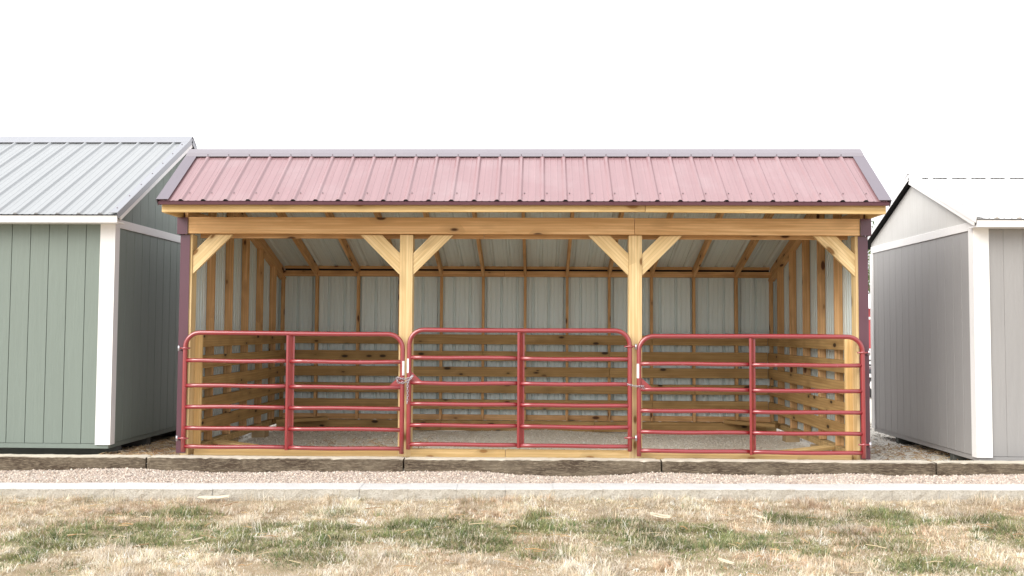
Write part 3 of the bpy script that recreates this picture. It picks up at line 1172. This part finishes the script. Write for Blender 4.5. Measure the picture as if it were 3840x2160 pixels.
# closures: the dark ends of the ribs at the eave
cl = []
for k in range(-15, 16):
    vs, fs = [], []
    for off in (0.0, 0.03):
        c = Vector((0.2304 * k, EY, EZ)) + ef * (off + 0.002)
        vs += [c + Vector((-0.025, 0, 0)), c + Vector((-0.0095, 0, 0)) + nf * 0.0165, c + Vector((0.0095, 0, 0)) + nf * 0.0165, c + Vector((0.025, 0, 0))]
    fs = [[0, 1, 2, 3], [7, 6, 5, 4], [0, 4, 5, 1], [1, 5, 6, 2], [2, 6, 7, 3], [3, 7, 4, 0]]
    cl.append((vs, fs))
V, Fs = join_geo(cl)
tag(mesh_obj('rib_closure', V, Fs, MAT['dark_void'], SH), kind='stuff')

# rake trim: an angle over each gable edge, front and back slope
def rake(s, p0, p1, n, face, top, mat, parent, name='rake_trim', cover=None):
    """Angle section running from p0 to p1 on the roof edge; face hangs down, top lies over the sheet."""
    p0, p1, n = Vector(p0), Vector(p1), Vector(n)
    X = Vector((-s, 0, 0))
    sec = [(0.0, 0.022), (top, 0.022), (top, 0.0195), (0.0025, 0.0195), (0.0025, -face), (0.0, -face)]
    L = (p1 - p0).length
    mid = (p0 + p1) / 2
    d = (p1 - p0).normalized()
    vs = []
    for t in (-L / 2, L / 2):
        for (a, b) in sec:
            vs.append(d * t + X * a + n * b)
    m = len(sec)
    fs = [list(range(m)), list(range(2 * m - 1, m - 1, -1))] + [[i, i + m, (i + 1) % m + m, (i + 1) % m] for i in range(m)]
    o = mesh_obj(name, vs, fs, mat, None, mid)
    bm = bmesh.new()
    bm.from_mesh(o.data)
    bmesh.ops.recalc_face_normals(bm, faces=bm.faces)
    bm.to_mesh(o.data)
    bm.free()
    return parent_to(o, parent)


CAPM = painted_metal('sky_sheen_trim_metal', (0.175, 0.148, 0.178), None, 0.28, 0.9, 0.12, (0.34, 0.30, 0.33))  # the maroon trim metal, paled: sky reflection on the rakes painted in
for s in (-1, 1):
    rake(s, (s * 3.705, EY - 0.004, EZ - 0.003), (s * 3.705, RY, RZ), nf, 0.06, 0.125, CAPM, SH)
    rake(s, (s * 3.705, RY, RZ), Vector((s * 3.705, RY, RZ)) + eb * LBk, nbk, 0.06, 0.125, CAPM, SH)
# ridge cap: bent sheet with a hemmed apron
CAPM0 = painted_metal('sky_sheen_cap_metal', (0.245, 0.22, 0.245), None, 0.28, 0.9, 0.12, (0.38, 0.34, 0.36))  # cap colour lightened to carry the sky's reflection
ca = Vector((0, RY, RZ)) - ef * 0.120 + nf * 0.024
cb_ = Vector((0, RY, RZ)) - ef * 0.062 + nf * 0.036
cc = Vector((0, RY, RZ)) + Vector((0, 0.0, 0.046))
cd = Vector((0, RY, RZ)) + eb * 0.165 + nbk * 0.024
poly = [(v.y, v.z) for v in (ca, cb_, cc, cd)] + [(v.y, v.z - 0.004) for v in (cd, cc, cb_, ca)]
prism('ridge_cap', poly, 'X', -3.70, 3.70, CAPM0, SH)
V, Fs = [], []
sv = []
for k in range(-15, 16):
    c = Vector((0.2304 * k, 0, 0)) + ca + ef * 0.016 + nf * 0.004
    vs = [c + Vector((math.cos(q) * 0.006, 0, 0)) + ef * math.sin(q) * 0.006 for q in np.linspace(0, 2 * math.pi, 7)[:-1]]
    vs += [v + nf * 0.008 for v in vs]
    sv.append((vs, [[6 + i for i in range(6)]] + [[i, (i + 1) % 6, 6 + (i + 1) % 6, 6 + i] for i in range(6)]))
V, Fs = join_geo(sv)
tag(mesh_obj('roof_screw', V, Fs, MAT['screw'], SH), kind='stuff')

# wall sheets: back and sides (red outside, pale inside)
bx = [-3.62] + [-0.9216 * 3.5 + 0.9216 * k for k in range(8)] + [3.62]
for a, b in zip(bx[:-1], bx[1:]):
    rib_panel('wall_panel', a, b, (0, YB + 0.092, 0.29), (1, 0, 0), (0, 0, 1), (0, 1, 0), zback(YB + 0.09) - 0.31, MAT['wall_red'], SH, phase=0.1152, h=0.034)
for s in (-1, 1):
    for a, b in ((0.03, 0.93), (0.93, 1.85), (1.85, 2.77), (2.77, 3.655)):
        rib_panel('wall_panel', a, b, (s * (XI + 0.093), 0, 0.27), (0, 1, 0), (0, 0, 1), (s, 0, 0), 2, MAT['wall_red'], SH, phase=0.05, h=0.034,
                  len_fn=lambda y: (min(zback(y), zfront(y)) if y < RY else zback(y)) - 0.29)
    # corner trim of the front corners, and the cap over the beam end
    sx = s * HW
    prism_z('corner_trim', [(sx, -0.012), (sx - s * 0.102, -0.012), (sx - s * 0.102, -0.008), (sx - s * 0.004, -0.008), (sx - s * 0.004, 0.10), (sx, 0.10)], 0.27, 2.600, MR, SH)
    sx = s * 3.680
    prism_z('beam_end_cap', [(sx, -0.052), (sx - s * 0.112, -0.052), (sx - s * 0.112, -0.046), (sx - s * 0.004, -0.046), (sx - s * 0.004, 0.11), (sx, 0.11)], 2.603, 2.782, MR, SH)
    lumber('gable_nailer', (s * 3.60, 0.0, 2.83), (s * 3.60, RY + 0.3, 2.83), 0.10, T_, ST, SH)

# ------------------------------------------------------------------ tube gates
def gate(x0, zb, flip, label, latch_low):
    """Six-rail tube gate, 2.32 m between upright centres; flip=-1 hinges on the left, +1 on the right."""
    Wg, Hg, y = 2.316, 1.197, -0.078
    g = empty('tube_gate', (x0 + Wg / 2, y, zb - 0.05), label, 'gate', 'red tube gates closing the shelter bays')
    r = 0.0245
    rb = 0.155
    path = [(x0, y, zb - 0.055)]
    for k in range(0, 9):
        a = math.pi - k * math.pi / 16
        path.append((x0 + rb + rb * math.cos(a), y, zb + Hg - rb + rb * math.sin(a)))
    for k in range(8, -1, -1):
        a = k * math.pi / 16
        path.append((x0 + Wg - rb + rb * math.cos(a), y, zb + Hg - rb + rb * math.sin(a)))
    path.append((x0 + Wg, y, zb - 0.055))
    # more points along the straight runs so it may sag a little
    pp = []
    for a, b in zip(path[:-1], path[1:]):
        a, b = Vector(a), Vector(b)
        n = max(1, int((b - a).length / 0.25))
        for i in range(n):
            pp.append(a + (b - a) * i / n)
    pp.append(Vector(path[-1]))
    rr = random.Random(int(abs(x0) * 977))
    for p in pp:
        p.z += 0.003 * math.sin(p.x * 2.3 + x0) if p.z > zb + 1.1 else 0
    tube('frame', pp, r, MAT['gate'], g, 12)
    zs = [0.0, 0.197, 0.418, 0.641, 0.906]
    xm = x0 + Wg * 0.475 if flip < 0 else x0 + Wg * 0.497
    for i, z in enumerate(zs):
        for (a, b, dz) in ((x0 + 0.004, xm - 0.002, 0.0), (xm + 0.012, x0 + Wg - 0.004, -0.003)):
            bow = rr.uniform(-0.006, 0.002)
            pts = []
            for t in np.linspace(0, 1, 9):
                x = a + (b - a) * t
                pts.append((x, y + 0.001, zb + z + dz + bow * math.sin(math.pi * t) + 0.0025 * math.sin(7 * t + i + x0)))
            tube('rail', pts, 0.0222, MAT['gate'] if i < 4 else MAT['gate_worn'], g, 10)
    # upright brace: front flange, recessed web, rear flange
    f0 = -0.030
    prism_z('brace', [(xm - 0.012, y + f0), (xm + 0.010, y + f0), (xm + 0.012, y + f0 + 0.004), (xm + 0.048, y + 0.022), (xm + 0.063, y + 0.022), (xm + 0.063, y + 0.027),
                      (xm + 0.046, y + 0.027), (xm + 0.008, y + f0 + 0.008), (xm - 0.012, y + f0 + 0.006)], zb - 0.028, zb + Hg - 0.018, MAT['gate'], g)
    # chain gusset on the latch upright
    xl, dr = (x0 + Wg - 0.018, -1) if flip < 0 else (x0 + 0.018, 1)
    zt = zb + 0.641 + 0.017
    poly = [(xl, zt), (xl + dr * 0.115, zt), (xl, zt + 0.105)]
    if dr < 0:
        poly = poly[::-1]
    prism('gusset', poly, 'Y', y - 0.004, y + 0.004, MAT['gate'], g)
    # blank label wrapped on the latch upright
    vs, fs = [], []
    a0 = math.radians(-90 + (38 if flip < 0 else -38))
    for i in range(5):
        a = a0 + math.radians(-34 + 17 * i)
        for z in (zb + 0.765 + latch_low, zb + 0.915 + latch_low):
            vs.append((math.cos(a) * (r + 0.0012), math.sin(a) * (r + 0.0012), z - zb - 0.84))
    for i in range(4):
        fs.append([2 * i, 2 * i + 2, 2 * i + 3, 2 * i + 1])
    parent_to(mesh_obj('label_sticker', vs, fs, MAT['sticker'], None, (x0 + (Wg if flip < 0 else 0), y, zb + 0.84)), g)
    # two hinges on the other upright
    xh, dh = (x0, -1) if flip < 0 else (x0 + Wg, 1)
    for z in (zb + 0.045 if False else zb + 0.085, zb + 1.035):
        h = tube('hinge', [(xh, y, z - 0.014), (xh, y, z + 0.014)], 0.0275, MAT['gate_worn'], g, 12)
        tube('hinge_strap', [(xh - dh * 0.058, y - 0.012, z), (xh + dh * 0.066, y - 0.012, z)], 0.0085, MAT['gate'], h, 8)
        tube('hinge_pin', [(xh + dh * 0.064, y - 0.012, z - 0.030), (xh + dh * 0.064, y - 0.012, z + 0.028)], 0.0125, MAT['zinc'], h, 8)
        tube('hinge_bolt', [(xh + dh * 0.064, y - 0.012, z - 0.022), (xh + dh * 0.064, 0.02 if abs(xh) < 3 else -0.008, z - 0.022)], 0.009, MAT['zinc'], h, 8)
    return g


gate(-3.552, 0.348, -1, 'left red tube gate hinged on the dark corner trim beside the green shed', 0.0)
gate(-1.164, 0.394, 1, 'middle red tube gate hung a little higher between the two timber posts', -0.02)
gate(1.248, 0.345, 1, 'right red tube gate hinged on the corner nearest the grey shed', -0.01)


def chain(path, label, ring=None):
    """Twisted-link chain along a path, one mesh of separate links."""
    pts = [Vector(p) for p in path]
    d = [0]
    for a, b in zip(pts[:-1], pts[1:]):
        d.append(d[-1] + (b - a).length)
    step = 0.024
    parts = []
    n = int(d[-1] / step)
    for i in range(n + 1):
        t = i * step
        k = max(j for j in range(len(d)) if d[j] <= t + 1e-9)
        k = min(k, len(pts) - 2)
        u = (pts[k + 1] - pts[k]).normalized()
        c = pts[k] + u * (t - d[k])
        a = u.cross(Vector((0.13, 0.99, 0.11))).normalized()
        b = u.cross(a)
        if i % 2:
            a = (a * 0.5 + b * 0.866)
        loop = [c + u * (0.0175 * math.cos(q)) + a * (0.0095 * math.sin(q)) for q in np.linspace(0, 2 * math.pi, 11)[:-1]]
        parts.append(tube_geo(loop, 0.0031, 5, True))
    V, Fs = join_geo(parts)
    c = pts[0]
    o = mesh_obj('gate_chain', [v - c for v in V], Fs, MAT['zinc'], None, c, None, True)
    return tag(o, label, 'chain', 'chains fastening the gates')


YC = -0.112
chain([(-1.300, YC + 0.02, 1.080), (-1.285, YC, 1.085), (-1.20, YC - 0.004, 1.075), (-1.145, YC, 1.088), (-1.118, YC, 1.112), (-1.135, YC - 0.006, 1.095), (-1.17, YC - 0.006, 1.050),
       (-1.175, YC - 0.008, 1.0), (-1.173, YC - 0.006, 0.9), (-1.178, YC - 0.006, 0.815)],
      'steel chain with a long dangling tail tying the left and middle gates')
chain([(-1.283, YC + 0.01, 1.080), (-1.285, YC, 1.048), (-1.262, YC, 1.034), (-1.21, YC - 0.002, 1.037), (-1.165, YC, 1.052)],
      'short lower loop of steel chain beside the left gate gusset')
chain([(1.120, YC + 0.02, 1.035), (1.16, YC, 1.028), (1.20, YC, 1.018), (1.25, YC, 1.016), (1.282, YC, 1.020), (1.292, YC + 0.01, 0.995)],
      'steel chain stretched tight between the middle and right gates')

# ------------------------------------------------------------------ the two neighbouring sheds
def shed(name, label, sg, Xg, Y0, D, length, zsill, ztop, eave, ridge, roof_over, paint, roofm, trimm, rib_phase, plank0, skids, gap, gpaint):
    """sg=+1: gable wall faces +X, the body runs towards -X.  eave=(y,z), ridge=(y,z) of the sheet."""
    S = empty(name, (Xg - sg * length / 2, Y0 + D / 2, GZ), label, 'shed', 'garden sheds flanking the shelter')
    X = lambda u: Xg - sg * u
    B = Y0 + D
    ey, ez = eave
    ry, rz = ridge
    by = 2 * ry - ey
    pz = MAT['white']
    sl = (rz - ez) / (ry - ey)
    # dark core behind the planks
    zg = ez + sl * (Y0 - ey) - 0.05
    core = [(Y0 + 0.014, zsill - 0.02), (B - 0.014, zsill - 0.02), (B - 0.014, zg), (ry, rz - 0.06), (Y0 + 0.014, zg)]
    prism('wall', core, 'X', X(0.014), X(length), MAT['dark_void'], S)
    # rim joist
    box('base_trim', X(0.012), X(length), Y0 + 0.004, B - 0.004, zsill - 0.055, zsill - 0.003, paint, S)
    # front planks
    u = plank0
    pw = 0.2065
    us = [0.15, plank0]
    while us[-1] < length - 0.3:
        us.append(us[-1] + pw)
    for a, b in zip(us[:-1], us[1:]):
        box('siding_plank', X(a + gap), X(b - gap), Y0, Y0 + 0.013, zsill, ztop + 0.04, paint, S, 0.002)
    # gable planks, below and above the band
    v = Y0 + 0.095
    zb0, zb1 = ztop - 0.045, ztop + 0.046
    while v < B - 0.02:
        w = min(v + pw, B - 0.005)
        box('siding_plank', X(0.0), X(0.013), v + gap + 0.0010, w - gap - 0.0010, zsill, zb0, paint, S, 0.002)
        v = w
    roof_line = lambda y: (rz - sl * abs(y - ry)) - 0.055
    v = Y0 + 0.02
    while v < B - 0.02:
        w = min(v + pw, B - 0.005)
        a, b = v + gap, w - gap
        top = [(b, roof_line(b)), (a, roof_line(a))]
        if a < ry < b:
            top = [(b, roof_line(b)), (ry, roof_line(ry)), (a, roof_line(a))]
        if min(roof_line(a), roof_line(b)) > zb1 + 0.01:
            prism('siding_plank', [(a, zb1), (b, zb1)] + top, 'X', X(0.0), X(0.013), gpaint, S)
        v = w
    # white trims
    box('gable_band', X(-0.014), X(0.004), Y0 + 0.02, B - 0.02, zb0, zb1, pz, S, 0.002)
    prism_z('corner_trim', [(X(-0.016), Y0 - 0.018), (X(0.150), Y0 - 0.018), (X(0.150), Y0 + 0.003), (X(-0.001), Y0 + 0.003), (X(-0.001), Y0 + 0.092), (X(-0.016), Y0 + 0.092)],
            zsill - 0.012, ztop + 0.045, pz, S)
    prism_z('corner_trim', [(X(-0.016), B + 0.018), (X(0.05), B + 0.018), (X(0.05), B - 0.003), (X(-0.001), B - 0.003), (X(-0.001), B - 0.085), (X(-0.016), B - 0.085)],
            zsill - 0.012, ztop - 0.048, pz, S)
    # eave box: fascia and soffit
    box('fascia_board', X(-roof_over + 0.012), X(length), ey + 0.022, ey + 0.042, ez - 0.085, ez - 0.008, pz, S, 0.002)
    box('soffit', X(-roof_over + 0.02), X(length), ey + 0.044, Y0 - 0.003, ez - 0.080, ez - 0.066, pz, S, 0.002)
    # roof sheets
    e1 = Vector((0, ry - ey, rz - ez))
    L1 = e1.length
    e1.normalize()
    n1 = Vector((1, 0, 0)).cross(e1)
    n1 = n1 if n1.z > 0 else -n1
    e2 = Vector((0, by - ry, ez - rz)).normalized()
    n2 = Vector((1, 0, 0)).cross(e2)
    n2 = n2 if n2.z > 0 else -n2
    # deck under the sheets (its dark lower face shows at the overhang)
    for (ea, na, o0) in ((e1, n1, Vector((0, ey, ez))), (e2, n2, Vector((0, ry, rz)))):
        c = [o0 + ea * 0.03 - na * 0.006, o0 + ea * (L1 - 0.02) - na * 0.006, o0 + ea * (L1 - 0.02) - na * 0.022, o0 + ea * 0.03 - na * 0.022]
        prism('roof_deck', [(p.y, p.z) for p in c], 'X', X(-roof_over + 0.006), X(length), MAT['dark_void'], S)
    lim = [X(-roof_over)]
    st = rib_phase - sg * 0.2304 * 2
    while abs(st - X(-roof_over)) < length:
        lim.append(st)
        st -= sg * 0.2304 * 4
    lim = sorted(lim)
    for a, b in zip(lim[:-1], lim[1:]):
        rib_panel('roof_panel', a, b, (0, ey, ez), (1, 0, 0), e1, n1, L1, roofm, S, phase=rib_phase)
        rib_panel('roof_panel', a, b, (0, ry, rz), (1, 0, 0), e2, n2, L1, roofm, S, phase=rib_phase)
    clo = []
    for a, b in ((X(-roof_over + 0.03), X(length)),):
        k0, k1 = sorted((a, b))
        q = rib_phase
        while q > k0:
            q -= 0.2304
        q += 0.2304
        while q < k1:
            vs = []
            for off in (0.001, 0.03):
                c = Vector((q, ey, ez)) + e1 * off
                vs += [c + Vector((-0.027, 0, 0)), c + Vector((-0.010, 0, 0)) + n1 * 0.0172, c + Vector((0.010, 0, 0)) + n1 * 0.0172, c + Vector((0.027, 0, 0))]
            clo.append((vs, [[0, 1, 2, 3], [7, 6, 5, 4], [0, 4, 5, 1], [1, 5, 6, 2], [2, 6, 7, 3], [3, 7, 4, 0]]))
            q += 0.2304
    V, Fs = join_geo(clo)
    tag(mesh_obj('rib_closure', V, Fs, trimm, S), kind='stuff')
    xo = X(-roof_over - 0.004)
    rake(sg, (xo, ey, ez), (xo, ry, rz), n1, 0.045, 0.085, trimm, S)
    rake(sg, (xo, ry, rz), Vector((xo, ry, rz)) + e2 * L1, n2, 0.045, 0.085, trimm, S)
    # rake board under the metal angle
    o0, o1 = Vector((X(-roof_over + 0.012), ey + 0.05, ez + sl * 0.05)) - n1 * 0.070, Vector((X(-roof_over + 0.012), ry - 0.02, rz - sl * 0.02)) - n1 * 0.070
    lumber('rake_board', o0, o1, 0.050, 0.018, pz, S)
    # ridge cap
    p = [Vector((0, ry, rz)) - e1 * 0.15 + n1 * 0.024, Vector((0, ry, rz + 0.046)), Vector((0, ry, rz)) + e2 * 0.15 + n2 * 0.024]
    prism('ridge_cap', [(q.y, q.z) for q in p] + [(q.y, q.z - 0.005) for q in reversed(p)], 'X', X(-roof_over - 0.008), X(length), trimm, S)
    # screws along the rake trim
    sv = []
    for t in np.arange(0.12, L1, 0.34):
        c = Vector((xo - sg * 0.05, ey, ez)) + e1 * t + n1 * 0.0225
        vs = [c + Vector((math.cos(q) * 0.007, 0, 0)) + e1 * math.sin(q) * 0.007 for q in np.linspace(0, 2 * math.pi, 7)[:-1]]
        vs += [w_ + n1 * 0.006 for w_ in vs]
        sv.append((vs, [[6 + i for i in range(6)]] + [[i, (i + 1) % 6, 6 + (i + 1) % 6, 6 + i] for i in range(6)]))
    V, Fs = join_geo(sv)
    tag(mesh_obj('roof_screw', V, Fs, MAT['screw'], S), kind='stuff')
    for y in skids:
        box('skid', X(0.03), X(length), y - 0.048, y + 0.048, GZ - 0.02, zsill - 0.058, MAT['skid_dark'], S, 0.004)
    return S


shed('green_shed', 'sage green plank shed with white corner trim and grey metal roof', 1, -4.452, 0.152, 3.66, 4.6, 0.340, 2.745,
     (-0.085, 2.808), (1.975, 4.045), 0.135, MAT['green'], MAT['galv'], MAT['galv_trim'], -4.506, 0.315, (0.47, 1.25, 2.6, 3.5), 0.0028, MAT['green'])
shed('grey_shed', 'taupe grey plank shed with white corner trim and white metal roof', -1, 4.832, 0.152, 3.02, 3.9, 0.290, 2.735,
     (-0.085, 2.782), (1.660, 3.520), 0.075, MAT['taupe'], MAT['whiteroof'], MAT['whiteroof'], 4.962, 0.31, (0.83, 2.42), 0.0010, MAT['flare_taupe'])

# ------------------------------------------------------------------ small things on the ground
def scrap(label, x, y, z, L, w, t, rz, ry=0.0, rx=0.0):
    me = bpy.data.meshes.new('wood_scrap')
    bm = bmesh.new()
    bmesh.ops.create_cube(bm, size=1)
    bmesh.ops.scale(bm, vec=(L, w, t), verts=bm.verts)
    bmesh.ops.subdivide_edges(bm, edges=bm.edges[:], cuts=2, use_grid_fill=True)
    for v in bm.verts:
        k = 1 - 0.55 * max(0, abs(v.co.x) / (L / 2) - 0.4)
        v.co.y = v.co.y * k + random.uniform(-0.1, 0.1) * w
        v.co.z += random.uniform(-0.15, 0.15) * t + 0.12 * L * (v.co.x / L) ** 2
        v.co.x += random.uniform(-0.05, 0.05) * L
    bm.to_mesh(me)
    bm.free()
    me.materials.append(MAT['chip'])
    o = bpy.data.objects.new('wood_scrap', me)
    COL.objects.link(o)
    o.location = (x, y, z)
    o.rotation_euler = (rx, ry, rz)
    return tag(o, label, 'wood scrap', 'pale wood scraps lying in the grass')


scrap('wide pale wood splinter lying in dry grass below the right gate', 1.22, -1.96, 0.050, 0.17, 0.050, 0.016, -0.35, 0.10)
scrap('small pale wood chip in green grass at the front of the lawn', 1.46, -3.46, 0.045, 0.11, 0.026, 0.010, -0.6, 0.15)
scrap('narrow pale splinter lying in grass near the right timber joint', 2.05, -1.98, 0.05, 0.09, 0.02, 0.010, -0.8, 0.1)
scrap('long curved bark strip lying against the edging on the left', -2.78, -1.315, 0.040, 0.27, 0.045, 0.010, 0.06, -0.03, 0.35)
scrap('thin pale stick in the green patch at far left', -2.33, -3.0, 0.040, 0.13, 0.008, 0.006, 0.5, -0.1)

# ------------------------------------------------------------------ seen through the gap beside the grey shed
b = empty('red_barn', (8.9, 16.0, GZ), 'red metal building with white band seen through the right gap', 'barn')
box('wall', 7.0, 13.0, 15.0, 19.0, 1.18, 2.25, MAT['barn_red'], b, 0.01)
box('lower_wall', 7.0, 13.0, 14.99, 19.0, GZ, 1.175, MAT['white'], b, 0.01)
box('band', 6.99, 13.0, 14.97, 14.988, 1.95, 2.02, MAT['white'], b, 0.004)
prism('roof', [(14.8, 2.24), (19.2, 2.24), (17.0, 2.72)], 'X', 6.9, 13.1, MAT['whiteroof'], b)
t = empty('flatbed_trailer', (8.0, 11.3, GZ), 'dark low trailer parked in front of the red building', 'trailer')
box('bed', 7.0, 9.2, 10.6, 12.0, 0.72, 0.80, MAT['dark_steel'], t, 0.01)
box('side_rail', 7.0, 9.2, 10.57, 10.60, 0.86, 0.91, MAT['dark_steel'], t, 0.006)
box('side_rail', 7.0, 9.2, 10.57, 10.60, 0.97, 1.01, MAT['dark_steel'], t, 0.006)
for x in (7.02, 8.1, 9.18):
    box('stake', x - 0.02, x + 0.02, 10.61, 10.65, 0.80, 1.02, MAT['dark_steel'], t, 0.004)
for y in (10.75, 11.85):
    w = tube('wheel', [(7.62, y - 0.09, GZ + 0.30), (7.62, y + 0.09, GZ + 0.30)], 0.30, MAT['rubber'], t, 20)
    tube('rim', [(7.62, y - 0.095, GZ + 0.30), (7.62, y + 0.095, GZ + 0.30)], 0.17, MAT['sticker'], w, 16)
box('fender', 7.22, 8.02, 10.60, 10.66, 0.62, 0.70, MAT['sticker'], t, 0.01)

tr = empty('leafy_tree', (14.6, 27.0, GZ), 'green leafy tree standing beyond the red building', 'tree')
limbs = [tube_geo([(14.6, 27, GZ - 0.1), (14.65, 27, 1.2), (14.55, 27.1, 2.4), (14.7, 27, 3.6)], 0.17, 8)]
for k in range(9):
    a = k * 2.4
    z0 = 1.6 + 0.22 * k
    limbs.append(tube_geo([(14.6, 27, z0), (14.6 + 0.8 * math.cos(a), 27 + 0.8 * math.sin(a), z0 + 0.5), (14.6 + 1.6 * math.cos(a), 27 + 1.6 * math.sin(a), z0 + 1.0)], 0.05, 6))
V, Fs = join_geo(limbs)
mesh_obj('trunk', V, Fs, MAT['bark'], tr, smooth=True)
n = 9000
cl = RNG.normal(0, 1, (60, 3)) * np.array([1.0, 1.0, 0.75]) + np.array([14.6, 27, 3.6])
p = cl[RNG.integers(0, 60, n)] + RNG.normal(0, 0.24, (n, 3))
a, b2 = RNG.normal(0, 1, (n, 3)), RNG.normal(0, 1, (n, 3))
a /= np.linalg.norm(a, axis=1)[:, None]
b2 -= a * (a * b2).sum(1)[:, None]
b2 /= np.linalg.norm(b2, axis=1)[:, None]
s = RNG.uniform(0.035, 0.075, (n, 1))
P = np.stack([p - a * s, p + b2 * s * 0.5, p + a * s, p - b2 * s * 0.5], 1)
pal = np.array([(0.09, 0.14, 0.04), (0.12, 0.17, 0.05), (0.16, 0.19, 0.06), (0.07, 0.11, 0.035)])
o = big_mesh('crown', P.reshape(-1, 3), np.arange(n * 4), np.full(n, 4), np.repeat(pal[RNG.integers(0, 4, n)], 4, 0), MAT['leaf'])
parent_to(o, tr)
